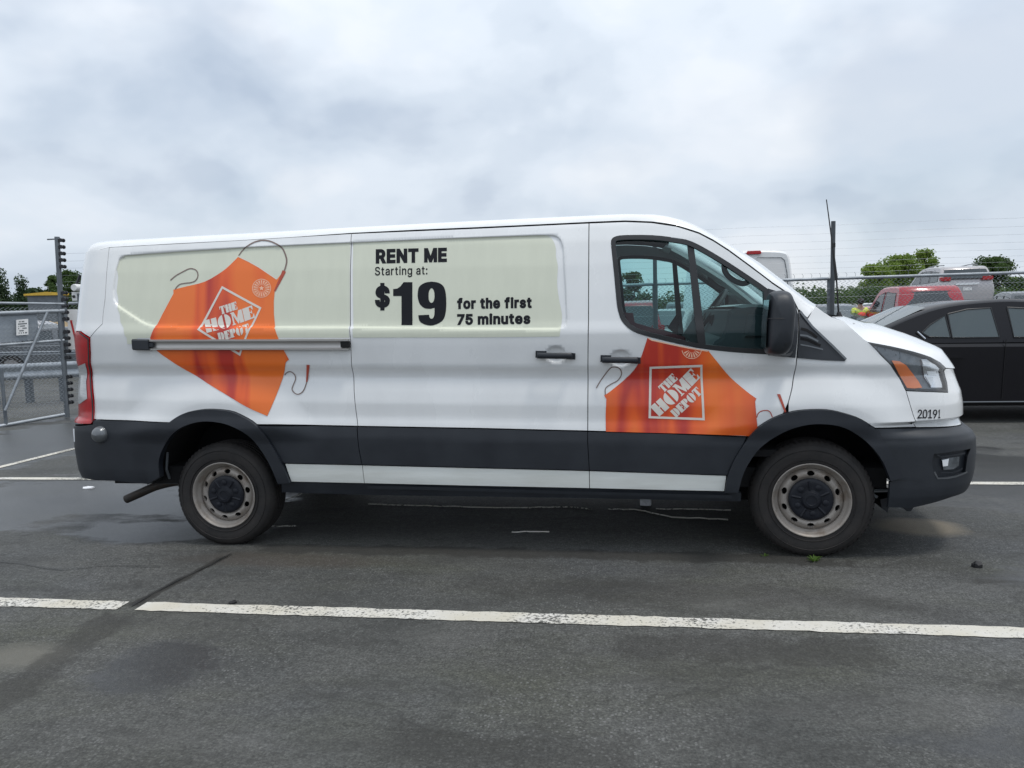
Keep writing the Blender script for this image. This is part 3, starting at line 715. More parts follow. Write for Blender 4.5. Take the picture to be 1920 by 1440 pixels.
for nm, ol in (('sill_strip', [(535, 869), (600, 870.2), (680, 872), (684, 906), (620, 904.6), (547, 903)]), ('sill_strip', [(680, 872), (900, 877.5), (1105, 882.6), (1105.5, 915.3), (900, 911), (684, 906)]), ('sill_strip', [(1105, 882.6), (1250, 887.5), (1362, 891.5), (1358, 921), (1250, 918.8), (1105.5, 915.3)])):
    keep(patch(nm, MT['strip'], VAN, ol, off=0.006, inset=0.0022, flange=0.014, sp=0.03))
rocker = keep(patch('rocker_panel', MT['black'], VAN, [(526, 904), (547, 904), (684, 907), (1105, 916.2), (1358, 922.5), (1390, 925), (1390, 941), (1105, 935), (700, 929), (527, 924)], off=-0.012, flange=0.12, sp=0.03))
keep(ribbon('sill_ledge', MT['trim'], rocker, [(690, 913), (800, 915), (1105, 924), (1300, 929), (1372, 931)], 6, 0.012))
keep(patch('rear_arch_trim', MT['black'], VAN, RARC_O+RARC_I[::-1], off=0.030, flange=0.05, sp=0.02))
keep(patch('front_arch_trim', MT['black'], VAN, FARC_O+FARC_I[::-1], off=0.030, flange=0.05, sp=0.02))
# headlight: glass over a dark bowl with amber signal and bright reflectors
HL = [(1627, 641), (1670, 649), (1712.5, 659), (1744, 669), (1762.5, 679), (1772.5, 689.5), (1769, 696), (1775, 717.5), (1777, 735), (1750, 734), (1699, 732), (1687.5, 710), (1670, 684), (1650, 664)]
head = keep(patch('headlight', MT['lamp_dark'], VAN, HL, off=-0.022, sp=0.02))
patch('lamp_rim', MT['seal'], head, HL, holes=[[(1634, 645.5), (1670, 652.5), (1712, 663), (1743, 673), (1760, 682.5), (1768, 691), (1766, 697), (1772, 718), (1774, 731), (1750, 730), (1701, 728), (1690, 709), (1672.5, 683), (1653, 663.5)]], off=0.001, flange=0.03, sp=0.02)
patch('turn_signal', MT['amber'], head, [(1673, 676), (1687.5, 677.5), (1700, 685), (1712.5, 701), (1722.5, 714), (1730, 727), (1716, 728.5), (1700, 727.5), (1692.5, 712.5), (1682.5, 694)], off=-0.008, flange=0.01, sp=0.02)
patch('main_reflector', MT['chrome'], head, [(1729, 675), (1744, 675), (1759, 683), (1769, 702.5), (1772, 727), (1747.5, 727), (1735, 707.5)], off=-0.014, flange=0.01, sp=0.02)
patch('reflector_facet', MT['reflector'], head, [(1729, 674), (1738, 673.5), (1746, 679), (1744, 684), (1733, 684.5)], off=-0.010, flange=0.006, sp=0.02)
patch('reflector_facet', MT['reflector'], head, [(1739, 697), (1756, 696.5), (1758, 704.5), (1742, 704)], off=-0.010, flange=0.006, sp=0.02)
patch('reflector_facet', MT['reflector'], head, [(1737, 706), (1752, 707), (1747.5, 725)], off=-0.010, flange=0.006, sp=0.02)
patch('lamp_glass', MT['lens'], head, HL, off=0.004, sp=0.018)
ribbon('fog_lip_highlight', MT['greycar'], bumper, [(1751, 884), (1757.5, 896.5), (1775, 896), (1791, 893), (1806, 887.5), (1813, 884)], 3.2, 0.0085)  # lighter grey ribbon paints the highlight on the pocket's lower lip
fog = keep(patch('fog_lamp_pocket', MT['trim'], VAN, [(1740, 838), (1826, 832), (1822, 900), (1750, 905), (1738, 880)], off=-0.024, sp=0.02))
patch('fog_lamp', MT['lamp_dark'], fog, [(1767, 862), (1783, 859), (1801, 857), (1799.5, 874), (1790, 880.5), (1771, 882)], off=-0.014, flange=0.012, sp=0.02)
patch('fog_reflector', MT['reflector'], fog, [(1767.5, 863), (1780, 860.5), (1778, 874), (1769, 875)], off=-0.006, sp=0.02)
ribbon('fog_trim', MT['trim'], fog, [(1758, 853), (1765, 857), (1790, 853.5), (1810, 850)], 3, -0.004)
ribbon('fog_trim', MT['trim'], fog, [(1765, 886.5), (1785, 886.5), (1800, 882), (1806, 878)], 2.2, -0.004)
ribbon('bumper_crease', MT['trim'], bumper, [(1667, 898.5), (1690, 898), (1710, 898.3), (1728, 900)], 3.0, 0.011)
# dark sub-structure that shows in the seams
patch('inner_shell', MT['void'], VAN, [(185, 472), (205, 466), (440, 453), (659, 441), (900, 431), (1104.5, 421.5), (1173, 419), (1222, 420), (1269, 427), (1311, 441), (1338, 455), (1407, 503), (1449, 535), (1494, 575), (1512, 597), (1600, 622), (1632, 648), (1690, 660), (1690, 730), (1713, 800), (1690, 893)]+[p for p in FARC_O if p[0] > 1360][::-1]+[(1358, 930), (548, 912)]+RARC_O[::-1][1:]+[(281, 897), (185, 890), (185, 790)],
      holes=[[(1143, 455), (1150, 441), (1222, 438), (1268, 443), (1340, 473), (1445, 546), (1462, 560), (1462, 668), (1402, 666), (1308, 657), (1200, 631), (1168, 610), (1156, 585), (1148, 514)]], off=-0.022, sp=0.05)

# letter outlines (250 units to the em)
GLYPH = {"R":[[[15,0],[15,127],[59,127],[68,127],[76,125],[83,122],[89,118],[94,114],[98,108],[100,102],[102,95],[102,88],[102,81],[100,74],[98,68],[94,62],[89,58],[83,54],[76,52],[68,50],[59,49],[24,49],[24,64],[58,64],[65,64],[70,65],[74,67],[78,69],[81,72],[83,75],[85,79],[86,83],[86,88],[86,93],[85,97],[83,101],[81,105],[78,108],[74,110],[70,112],[64,113],[58,113],[31,113],[31,0]],[[88,0],[58,57],[76,57],[107,0]]],"E":[[[15,0],[15,127],[93,127],[93,113],[31,113],[31,71],[89,71],[89,57],[31,57],[31,14],[94,14],[94,0]]],"N":[[[15,0],[15,127],[34,127],[86,46],[91,38],[97,27],[103,14],[101,13],[100,27],[100,39],[100,49],[100,127],[116,127],[116,0],[97,0],[51,73],[44,83],[37,95],[27,113],[30,113],[31,96],[31,82],[31,73],[31,0]]],"T":[[[8,113],[8,127],[104,127],[104,113],[64,113],[64,0],[48,0],[48,113]]],"M":[[[15,0],[15,127],[38,127],[69,47],[72,40],[75,31],[78,21],[80,12],[77,12],[79,21],[82,30],[86,40],[88,47],[119,127],[142,127],[142,0],[126,0],[126,73],[126,82],[126,92],[127,103],[127,114],[128,114],[124,102],[120,91],[117,80],[114,73],[85,0],[72,0],[43,73],[40,80],[36,90],[32,102],[28,114],[30,114],[30,104],[30,93],[30,82],[30,73],[30,0]]],"m":[[[13,0],[13,95],[28,95],[28,74],[27,74],[28,79],[31,83],[33,86],[36,90],[39,92],[43,94],[47,95],[51,96],[55,97],[61,96],[67,94],[72,90],[76,86],[78,80],[80,74],[78,74],[80,78],[82,82],[84,86],[87,89],[91,92],[95,94],[100,95],[104,96],[109,97],[115,96],[120,95],[124,93],[129,90],[132,87],[135,82],[137,77],[139,71],[139,64],[139,0],[124,0],[124,63],[123,70],[121,75],[118,78],[114,81],[110,82],[105,83],[101,82],[97,81],[94,80],[91,78],[88,75],[86,73],[85,69],[84,66],[84,62],[84,0],[69,0],[69,65],[68,70],[66,74],[63,78],[59,80],[55,82],[50,83],[46,82],[43,81],[39,80],[36,78],[34,75],[31,72],[30,69],[29,64],[28,59],[28,0]]],"f":[[[57,95],[57,82],[2,82],[2,95]],[[20,0],[20,108],[21,113],[22,118],[24,121],[27,125],[30,128],[34,130],[38,131],[42,132],[47,132],[56,132],[61,130],[57,117],[54,118],[49,118],[44,118],[41,117],[39,115],[37,112],[36,109],[35,105],[35,0]]],"o":[[[52,-2],[44,-1],[36,1],[29,4],[23,9],[18,14],[14,21],[11,29],[9,38],[9,47],[9,56],[11,65],[14,73],[18,80],[23,85],[29,90],[36,93],[44,95],[52,96],[60,95],[68,93],[75,90],[81,85],[86,80],[90,73],[93,65],[95,56],[95,47],[95,38],[93,29],[90,21],[86,14],[81,9],[75,4],[68,1],[60,-1]],[[52,12],[58,12],[63,14],[68,16],[71,20],[74,24],[77,29],[78,35],[79,41],[80,47],[79,53],[78,59],[77,65],[74,70],[71,74],[68,78],[63,80],[58,82],[52,82],[46,82],[41,80],[36,78],[33,74],[29,70],[27,65],[25,59],[24,53],[24,47],[24,41],[25,35],[27,29],[29,24],[33,20],[36,16],[41,14],[46,12]]],"r":[[[13,0],[13,95],[28,95],[28,80],[29,80],[31,85],[34,89],[38,92],[43,94],[48,96],[53,96],[57,96],[61,96],[61,81],[57,81],[52,81],[47,81],[43,80],[40,79],[36,77],[34,74],[31,71],[30,67],[29,63],[28,59],[28,0]]],"t":[[[51,95],[51,82],[2,82],[2,95]],[[16,118],[31,118],[31,24],[32,21],[33,18],[34,15],[36,14],[39,13],[43,12],[46,13],[50,13],[53,0],[48,-1],[42,-1],[34,0],[28,2],[23,5],[19,10],[17,16],[16,23]]],"h":[[[28,57],[28,0],[13,0],[13,127],[28,127],[28,72],[26,72],[29,80],[33,86],[38,91],[44,94],[50,95],[57,96],[63,96],[69,94],[74,92],[78,89],[82,85],[85,80],[87,74],[89,68],[89,60],[89,0],[74,0],[74,59],[73,66],[71,71],[68,76],[64,80],[59,82],[52,82],[48,82],[44,81],[40,79],[37,77],[34,74],[32,71],[30,67],[29,62]]],"e":[[[53,-2],[44,-1],[36,1],[29,4],[23,9],[18,14],[14,21],[11,29],[9,37],[9,47],[9,56],[11,65],[14,72],[18,79],[23,85],[29,90],[36,93],[43,95],[51,96],[56,96],[61,95],[66,94],[71,91],[76,89],[80,85],[84,81],[87,76],[89,70],[91,64],[92,57],[93,48],[93,42],[19,42],[19,55],[84,55],[77,51],[77,57],[76,62],[74,67],[72,72],[69,75],[66,78],[61,81],[57,82],[51,83],[46,82],[41,81],[37,78],[33,75],[30,72],[27,67],[25,63],[24,58],[24,53],[24,44],[24,38],[26,32],[28,27],[30,22],[34,18],[38,15],[42,13],[47,12],[53,12],[57,12],[60,12],[63,13],[66,14],[69,16],[71,18],[73,21],[75,23],[76,26],[91,23],[89,18],[87,14],[84,10],[80,6],[76,3],[71,1],[65,-1],[59,-2]]],"s":[[[45,-2],[39,-2],[33,-1],[28,1],[23,3],[19,6],[15,9],[13,14],[10,18],[9,24],[23,27],[25,22],[28,18],[31,15],[35,13],[40,12],[45,11],[51,12],[57,13],[61,16],[64,19],[66,22],[67,26],[67,29],[65,32],[64,34],[61,36],[57,38],[53,39],[37,43],[29,45],[23,48],[18,52],[15,57],[12,62],[12,68],[12,74],[14,79],[16,83],[20,87],[24,90],[29,93],[34,95],[40,96],[47,96],[53,96],[59,95],[63,93],[68,91],[72,88],[75,85],[77,81],[79,77],[81,72],[67,69],[66,73],[63,76],[61,79],[57,81],[52,83],[47,83],[41,83],[37,81],[33,79],[30,76],[28,73],[27,69],[28,66],[29,63],[31,61],[34,59],[38,57],[43,56],[57,52],[65,50],[72,47],[77,43],[80,38],[82,33],[83,27],[82,21],[81,16],[78,12],[75,8],[70,4],[65,2],[59,0],[53,-2]]],"i":[[[13,0],[13,95],[28,95],[28,0]],[[21,111],[18,111],[16,112],[13,114],[12,116],[11,118],[10,121],[11,123],[12,126],[13,128],[16,130],[18,131],[21,131],[24,131],[26,130],[28,128],[30,126],[31,123],[32,121],[31,118],[30,116],[28,114],[26,112],[24,111]]],"7":[[[24,0],[81,112],[81,113],[16,113],[16,127],[98,127],[98,112],[41,0]]],"5":[[[55,-2],[48,-1],[41,0],[35,3],[29,6],[25,10],[21,15],[18,20],[16,26],[15,33],[31,33],[31,29],[33,25],[34,22],[37,19],[40,17],[43,15],[47,14],[51,13],[55,12],[60,13],[65,14],[69,16],[73,19],[76,22],[79,26],[80,31],[82,35],[82,41],[82,46],[80,51],[78,55],[76,59],[72,63],[69,66],[64,68],[60,69],[54,69],[50,69],[46,68],[42,67],[38,66],[35,64],[32,61],[17,63],[24,127],[92,127],[92,113],[38,113],[33,75],[34,75],[37,78],[41,80],[44,81],[49,82],[53,83],[57,83],[63,83],[68,82],[73,80],[78,78],[82,75],[86,71],[90,67],[92,63],[95,58],[96,52],[97,47],[98,41],[97,33],[95,26],[92,19],[88,13],[83,8],[77,4],[70,1],[63,-1]]],"n":[[[28,57],[28,0],[13,0],[13,95],[28,95],[28,72],[26,72],[29,80],[33,86],[38,91],[44,94],[50,95],[57,96],[63,96],[69,94],[74,92],[78,89],[82,85],[85,80],[87,74],[89,68],[89,60],[89,0],[74,0],[74,59],[73,66],[71,71],[68,76],[64,80],[59,82],[52,82],[48,82],[44,81],[40,79],[37,77],[34,74],[32,71],[30,67],[29,62]]],"u":[[[46,-1],[39,-1],[34,0],[29,3],[24,6],[20,10],[17,15],[15,20],[14,27],[13,35],[13,95],[28,95],[28,36],[29,29],[31,23],[34,19],[39,15],[44,13],[50,13],[54,13],[58,14],[62,15],[66,18],[68,21],[71,24],[73,28],[74,33],[74,38],[74,95],[89,95],[89,0],[75,0],[75,23],[77,23],[73,15],[69,9],[64,4],[59,1],[52,-1]]],"V":[[[51,0],[4,127],[21,127],[48,52],[54,34],[62,8],[59,8],[62,18],[64,27],[67,35],[72,52],[99,127],[116,127],[69,0]]],"S":[[[56,-2],[47,-2],[39,0],[32,2],[26,6],[20,10],[16,15],[13,21],[11,27],[10,34],[26,34],[27,30],[28,25],[31,22],[34,19],[37,17],[42,15],[46,13],[51,13],[56,12],[62,13],[67,14],[71,15],[76,17],[79,20],[82,23],[85,27],[86,31],[86,35],[86,39],[85,42],[83,45],[81,47],[77,49],[74,51],[70,53],[66,54],[61,56],[46,60],[36,63],[28,67],[22,72],[17,78],[14,85],[13,93],[14,100],[16,106],[19,112],[23,117],[28,121],[34,124],[41,127],[49,128],[57,129],[65,128],[72,127],[79,124],[85,121],[90,117],[94,112],[97,107],[99,101],[100,94],[84,94],[83,100],[80,105],[76,109],[70,112],[64,114],[56,115],[51,114],[46,113],[42,112],[38,110],[35,107],[32,105],[30,101],[29,98],[29,94],[29,90],[31,86],[33,83],[36,81],[39,79],[42,77],[53,73],[66,70],[78,66],[82,64],[86,62],[90,59],[93,57],[96,53],[99,49],[101,45],[102,40],[102,35],[101,28],[100,22],[97,16],[92,11],[87,6],[81,3],[73,0],[65,-2]]],"a":[[[40,-2],[34,-2],[29,-1],[24,1],[19,4],[15,7],[12,11],[10,16],[8,21],[8,27],[8,32],[9,37],[11,40],[13,43],[16,46],[19,48],[23,50],[27,52],[31,53],[45,55],[58,57],[62,57],[64,58],[66,59],[68,60],[69,62],[69,64],[69,68],[68,71],[67,74],[65,77],[63,79],[60,80],[57,82],[53,82],[49,83],[45,82],[41,82],[37,81],[34,79],[32,77],[29,75],[28,73],[26,71],[25,68],[10,73],[13,78],[16,83],[20,87],[24,90],[28,92],[33,94],[38,95],[43,96],[48,96],[52,96],[56,96],[60,95],[64,94],[68,92],[71,90],[75,87],[78,84],[81,80],[83,75],[84,69],[84,63],[84,0],[69,0],[69,13],[68,13],[67,11],[65,8],[63,6],[60,4],[57,2],[54,0],[50,-1],[45,-2]],[[43,11],[48,12],[53,13],[57,15],[61,17],[64,20],[66,23],[68,27],[69,31],[69,34],[69,47],[65,45],[58,44],[50,43],[44,42],[40,41],[37,41],[34,40],[31,38],[28,37],[26,35],[24,32],[23,30],[23,26],[23,23],[24,20],[25,18],[27,16],[30,14],[32,13],[36,12],[39,12]]],"g":[[[52,-38],[45,-37],[39,-36],[33,-35],[29,-33],[24,-30],[21,-28],[17,-24],[15,-21],[13,-17],[25,-10],[30,-16],[33,-19],[35,-20],[39,-22],[42,-23],[47,-24],[52,-24],[59,-24],[65,-22],[71,-19],[75,-14],[77,-9],[78,-1],[78,17],[77,17],[72,10],[69,8],[66,6],[63,4],[59,2],[54,1],[49,1],[41,2],[35,4],[28,7],[23,11],[18,16],[14,23],[11,30],[9,38],[9,48],[9,57],[11,66],[14,73],[18,80],[22,86],[28,90],[34,93],[41,95],[49,96],[55,96],[59,95],[63,93],[67,91],[70,89],[72,86],[77,80],[78,80],[78,95],[93,95],[93,-2],[93,-10],[91,-17],[88,-22],[83,-27],[78,-31],[73,-34],[66,-36],[59,-37]],[[51,15],[57,15],[62,17],[66,19],[70,22],[73,26],[75,30],[77,36],[78,42],[78,48],[78,55],[77,61],[75,66],[73,71],[70,75],[66,78],[62,80],[57,82],[51,82],[46,82],[41,80],[36,78],[33,74],[30,70],[27,66],[25,60],[24,54],[24,48],[24,42],[25,36],[27,31],[30,26],[33,22],[36,19],[41,17],[46,15]]],":":[[[24,-1],[21,-1],[18,0],[16,2],[14,5],[13,7],[12,10],[13,13],[14,16],[16,18],[18,20],[21,21],[24,22],[27,21],[30,20],[32,18],[34,16],[35,13],[35,10],[35,7],[34,5],[32,2],[30,0],[27,-1]],[[24,68],[21,68],[18,69],[16,71],[14,73],[13,76],[12,79],[13,82],[14,85],[16,87],[18,89],[21,90],[24,90],[27,90],[30,89],[32,87],[34,85],[35,82],[35,79],[35,76],[34,73],[32,71],[30,69],[27,68]]],"2":[[[16,0],[16,12],[59,57],[63,62],[67,67],[71,71],[73,74],[76,78],[78,82],[79,85],[80,89],[80,93],[80,97],[79,101],[77,105],[75,108],[72,110],[68,112],[64,114],[60,115],[56,115],[51,115],[47,114],[43,112],[40,110],[37,107],[35,103],[33,100],[32,95],[32,90],[16,90],[17,98],[19,104],[22,111],[25,116],[30,120],[36,124],[42,127],[49,128],[56,129],[64,128],[70,127],[76,124],[82,121],[87,116],[90,111],[93,106],[95,100],[95,93],[95,88],[94,84],[93,79],[91,75],[88,70],[84,65],[79,59],[74,52],[67,45],[38,15],[38,14],[97,14],[97,0]]],"0":[[[57,-2],[48,-1],[40,2],[32,6],[26,12],[21,19],[17,28],[14,39],[13,50],[12,64],[13,77],[14,88],[17,99],[21,108],[26,115],[33,121],[40,125],[48,128],[57,129],[66,128],[74,125],[81,121],[87,115],[92,108],[96,99],[99,88],[101,77],[101,64],[101,50],[99,39],[96,28],[92,19],[87,12],[81,6],[74,2],[66,-1]],[[57,12],[63,13],[68,15],[73,18],[77,23],[80,29],[83,36],[84,44],[86,53],[86,64],[86,74],[84,83],[83,91],[80,98],[77,104],[73,109],[68,112],[63,114],[57,115],[51,114],[45,112],[41,109],[37,104],[33,98],[31,91],[29,83],[28,74],[27,64],[28,53],[29,44],[31,36],[33,29],[37,23],[41,18],[45,15],[51,13]]],"1":[[[19,0],[19,14],[98,14],[98,0]],[[69,127],[69,0],[53,0],[53,112],[52,112],[22,89],[22,107],[50,127]]],"9":[[[57,129],[64,128],[71,126],[78,124],[83,119],[88,114],[92,109],[95,102],[97,95],[97,87],[97,81],[95,74],[93,67],[90,60],[85,52],[79,42],[50,0],[33,0],[75,62],[77,62],[76,60],[74,57],[72,55],[70,53],[67,52],[64,50],[61,49],[58,49],[54,49],[47,49],[40,51],[34,54],[29,57],[24,62],[21,67],[18,73],[16,80],[16,88],[16,96],[18,103],[21,109],[25,115],[30,120],[36,124],[42,127],[49,128]],[[57,115],[52,115],[48,113],[44,112],[40,109],[37,106],[35,102],[33,98],[32,93],[31,88],[32,83],[33,78],[35,74],[37,70],[40,67],[44,64],[48,62],[52,61],[57,61],[61,61],[66,62],[70,64],[73,67],[76,70],[79,74],[80,78],[81,83],[82,88],[81,93],[80,97],[79,102],[76,106],[73,109],[70,112],[66,113],[61,115]]],"$":[[[50,-19],[50,146],[61,146],[61,-19]],[[56,-2],[47,-2],[39,0],[32,2],[26,6],[20,10],[16,15],[13,21],[11,27],[10,34],[26,34],[27,30],[28,25],[31,22],[34,19],[37,17],[42,15],[46,13],[51,13],[56,12],[62,13],[67,14],[71,15],[76,17],[79,20],[82,23],[85,27],[86,31],[86,35],[86,39],[85,42],[83,45],[81,47],[77,49],[74,51],[70,53],[66,54],[61,56],[46,60],[36,63],[28,67],[22,72],[17,78],[14,85],[13,93],[14,100],[16,106],[19,112],[23,117],[28,121],[34,124],[41,127],[49,128],[57,129],[65,128],[72,127],[79,124],[85,121],[90,117],[94,112],[97,107],[99,101],[100,94],[84,94],[83,100],[80,105],[76,109],[70,112],[64,114],[56,115],[51,114],[46,113],[42,112],[38,110],[35,107],[32,105],[30,101],[29,98],[29,94],[29,90],[31,86],[33,83],[36,81],[39,79],[42,77],[53,73],[66,70],[78,66],[82,64],[86,62],[90,59],[93,57],[96,53],[99,49],[101,45],[102,40],[102,35],[101,28],[100,22],[97,16],[92,11],[87,6],[81,3],[73,0],[65,-2]]]}
def text_loops(s, gap=0.012):
    """outlines of a line of lettering, 1 unit = cap height 127, returns [(loops of a letter)], total width"""
    x = 0.0; o = []
    for ch in s:
        if ch == ' ': x += 55; continue
        gl = GLYPH[ch]; mn = min(p[0] for l in gl for p in l); mxx = max(p[0] for l in gl for p in l)
        o.append([[(p[0]-mn+x, p[1]) for p in l] for l in gl]); x += mxx-mn+gap*1000
    return o, x-gap*1000
def lettering(name, m, parent, s, bl, br, caph, off, bold, gap=0.020, shear=0.0, capu=127.0):
    """a printed line on the flank between baseline points bl and br (picture), cap height caph; bold widens the strokes (picture px)"""
    ls, W = text_loops(s, gap); bl = np.array(bl, float); br = np.array(br, float); ex = (br-bl)/W; ey = np.array((0.0, -caph/capu))
    me_v, me_f = [], []
    inner = bold*0.5
    span = np.linalg.norm(br-bl); sx = (span-2*inner)/W; hy = (caph-2*inner)/capu
    d = (br-bl)/span
    k = 0
    for gl in ls:
        loops = []
        for l in gl:
            loops.append(np.array([bl+d*(inner+p[0]*sx+shear*p[1]*hy)+np.array((0, -1.0))*(inner+p[1]*hy) for p in l]))
        if inner:
            sg_ = [0.5*np.sum(l[:, 0]*np.roll(l[:, 1], -1)-np.roll(l[:, 0], -1)*l[:, 1]) for l in loops]; main = np.sign(sg_[int(np.argmax(np.abs(sg_)))])
            loops = [inset2(l, -inner if np.sign(a_) == main else inner) for l, a_ in zip(loops, sg_)]
        W_, T = fill(loops, 0, True)
        xz = unproj(W_, off); y = S(xz[:, 0], xz[:, 1])-off
        k = len(me_v); me_v += [(a[0], b, a[1]) for a, b in zip(xz, y)]; me_f += [tuple(int(i)+k for i in t) for t in T]
    me = bpy.data.meshes.new(name); me.from_pydata(me_v, [], me_f); me.update()
    return link(name, me, m, parent)
# ---- prints on the quarter panel
patch('faded_sticker', MT['cream'], quarter, [(225, 487), (235, 479.5), (337, 472.2), (449, 465.2), (656.5, 455.6), (656, 540), (655, 633), (500, 633), (300, 634), (258, 634), (256, 645.5), (239, 645), (238, 634), (234, 629), (232, 615), (226, 604), (225, 590), (220.5, 578), (222, 560), (219, 545), (222, 520), (219, 505)], off=0.0015, sp=0.018)
AP = cr([(448, 480.5), (432.5, 496), (415.6, 510), (384.7, 528), (351, 536.7), (325.5, 543)], 3)+cr([(325.6, 550.8), (305, 589), (282, 633.7), (294.7, 657.6)], 2)+cr([(294.7, 657.6), (320, 676), (421, 737.8), (463, 763), (501.4, 780)], 3)[1:]+cr([(501.4, 780), (514, 751.8), (531, 707), (536.5, 678.7), (542, 674.5), (533.7, 659), (519.6, 628), (514, 588.7), (515.4, 546.5), (525, 532.5), (535, 508), (530, 511), (519.6, 524)], 2)[1:]+[(485, 501)]
patch('apron_print', MT['apron'], quarter, AP, off=0.0028, sp=0.018)
ribbon('apron_hem', MT['cream_ink'], quarter, [(447, 481), (466, 490), (485, 500.5), (519, 523.5)], 1.6, 0.0036)
ribbon('apron_strap', MT['brown_ink'], quarter, cr([(448, 479), (455, 470), (464, 461.5), (477, 454), (491.5, 450.5), (506, 452), (519.6, 458), (529, 465), (534, 473.5), (538, 487.5), (536, 500), (533, 509)], 4), 1.9, 0.0036, w2=3)
ribbon('apron_strap', MT['strap'], quarter, [(533.5, 508), (528, 520), (522, 532), (515.5, 546)], 7, 0.0042, w2=3)
ribbon('apron_tie', MT['brown_ink'], quarter, cr([(329, 543), (332, 538), (338, 533), (348, 531), (359, 529.7), (367, 526), (371.5, 518), (370, 509), (364, 504.5), (355, 504), (342.5, 510), (330, 517), (320, 525.5)], 4), 2.0, 0.0036)
ribbon('apron_tie', MT['brown_ink'], quarter, cr([(534, 703), (539, 698), (546, 697), (553, 703), (554.5, 711), (550, 722), (548, 730), (553, 737), (560, 739), (568, 734), (573, 724), (576, 712), (577, 702)], 4), 1.8, 0.0036)
ribbon('apron_tie', MT['strap'], quarter, [(575.5, 716), (577, 700), (578.2, 684)], 2.5, 0.0042, w2=6)
def sq_map(TL, TR, BR, BL):
    q = [np.array(p, float) for p in (TL, TR, BR, BL)]
    return lambda x, y: (1-x)*(1-y)*q[0]+x*(1-y)*q[1]+x*y*q[2]+(1-x)*y*q[3]
# slab letters of the square sign, in their own box 0..1
def _o(n=22, a0=0, a1=2*math.pi, rx=.5, rz=.5): return [(0.5+rx*math.cos(a0+(a1-a0)*i/(n-1)), 0.5+rz*math.sin(a0+(a1-a0)*i/(n-1))) for i in range(n)]
SLAB = {
 'H': [[(0, 0), (.45, 0), (.45, .46), (.55, .46), (.55, 0), (1, 0), (1, 1), (.55, 1), (.55, .58), (.45, .58), (.45, 1), (0, 1)]],
 'O': [_o(14, math.pi/2+.16, 3*math.pi/2-.16), _o(14, -math.pi/2+.16, math.pi/2-.16)],
 'M': [[(0, 0), (.30, 0), (.30, .06), (.20, .10), (.20, .72), (.50, 0), (.56, 0), (.56, 0), (.66, .26), (.66, 0), (1, 0), (1, 1), (.70, 1), (.50, .45), (.30, 1), (0, 1), (0, .92), (.08, .9), (.08, .08), (0, .08)]],
 'E': [[(0, 0), (1, 0), (1, .36), (.90, .30), (.82, .12), (.62, .10), (.62, .46), (.74, .48), (.80, .36), (.84, .36), (.84, .66), (.80, .66), (.74, .55), (.62, .55), (.62, .90), (.80, .88), (.88, .70), (.97, .66), (.97, 1), (0, 1)]],
 'T': [[(.22, 0), (.78, 0), (.78, .08), (.70, .10), (.70, .88), (.86, .84), (.94, .62), (1, .62), (1, 1), (0, 1), (0, .62), (.06, .62), (.14, .84), (.30, .88), (.30, .10), (.22, .08)]],
 'D': [[(0, 0), (.44, 0), (.44, 1), (0, 1)], [(.52, 0), (.70, .03), (.88, .14), (.98, .34), (1, .5), (.98, .66), (.88, .86), (.70, .97), (.52, 1)]],
 'P': [[(0, 0), (.62, 0), (.62, .08), (.52, .1), (.52, 1), (0, 1)], [(.58, .42), (.78, .44), (.95, .56), (1, .71), (.95, .87), (.78, .98), (.58, 1)]],
}
LOGO_ROWS = [  # word, start along / above the diagonal, height, letter widths, gaps (units of the sign's own drawing)
 ('THE', 374, 281, 165, (120, 128, 118), 9), ('HOME', 0, 0, 255, (262, 286, 262, 236), 14), ('DEPOT', 218, -226, 168, (132, 118, 122, 158, 132), 8)]
def square_sign(parent, TL, TR, BR, BL, off, nm='square_sign'):
    mp = sq_map(TL, TR, BR, BL)
    def pic(s, t):
        X, Y = 390+.727*s-.686*t, 1250-.686*s-.727*t
        return mp((X-190)/1040, (Y-270)/1020)
    e = 0.042
    o_ = [mp(*p) for p in ((0, 0), (1, 0), (1, 1), (0, 1))]; i_ = [mp(*p) for p in ((e, e), (1-e, e), (1-e, 1-e), (e, 1-e))]
    patch(nm+'_frame', MT['cream_ink'], parent, o_, holes=[i_], off=off, sp=0.02)
    V, Fc = [], []
    for word, s0, t0, h, ws, gp in LOGO_ROWS:
        s = s0
        for ch, wd in zip(word, ws):
            for lp in SLAB[ch]:
                sc_ = 1.12 if ch == 'O' else 1.0
                q = np.array([pic(s+x*wd, t0+(0.5+(z-0.5)*sc_)*h) for x, z in lp])
                keepi = np.linalg.norm(q-np.roll(q, 1, 0), axis=1) > 1e-6; q = q[keepi]
                W_, T = fill([resample(q, 8)], 0, True)
                xz = unproj(W_, off); y = S(xz[:, 0], xz[:, 1])-off
                k = len(V); V += [(a[0], b, a[1]) for a, b in zip(xz, y)]; Fc += [tuple(int(i)+k for i in t) for t in T]
            s += wd+gp
    me = bpy.data.meshes.new(nm+'_lettering'); me.from_pydata(V, [], Fc); me.update(); link(nm+'_lettering', me, MT['cream_ink'], parent)
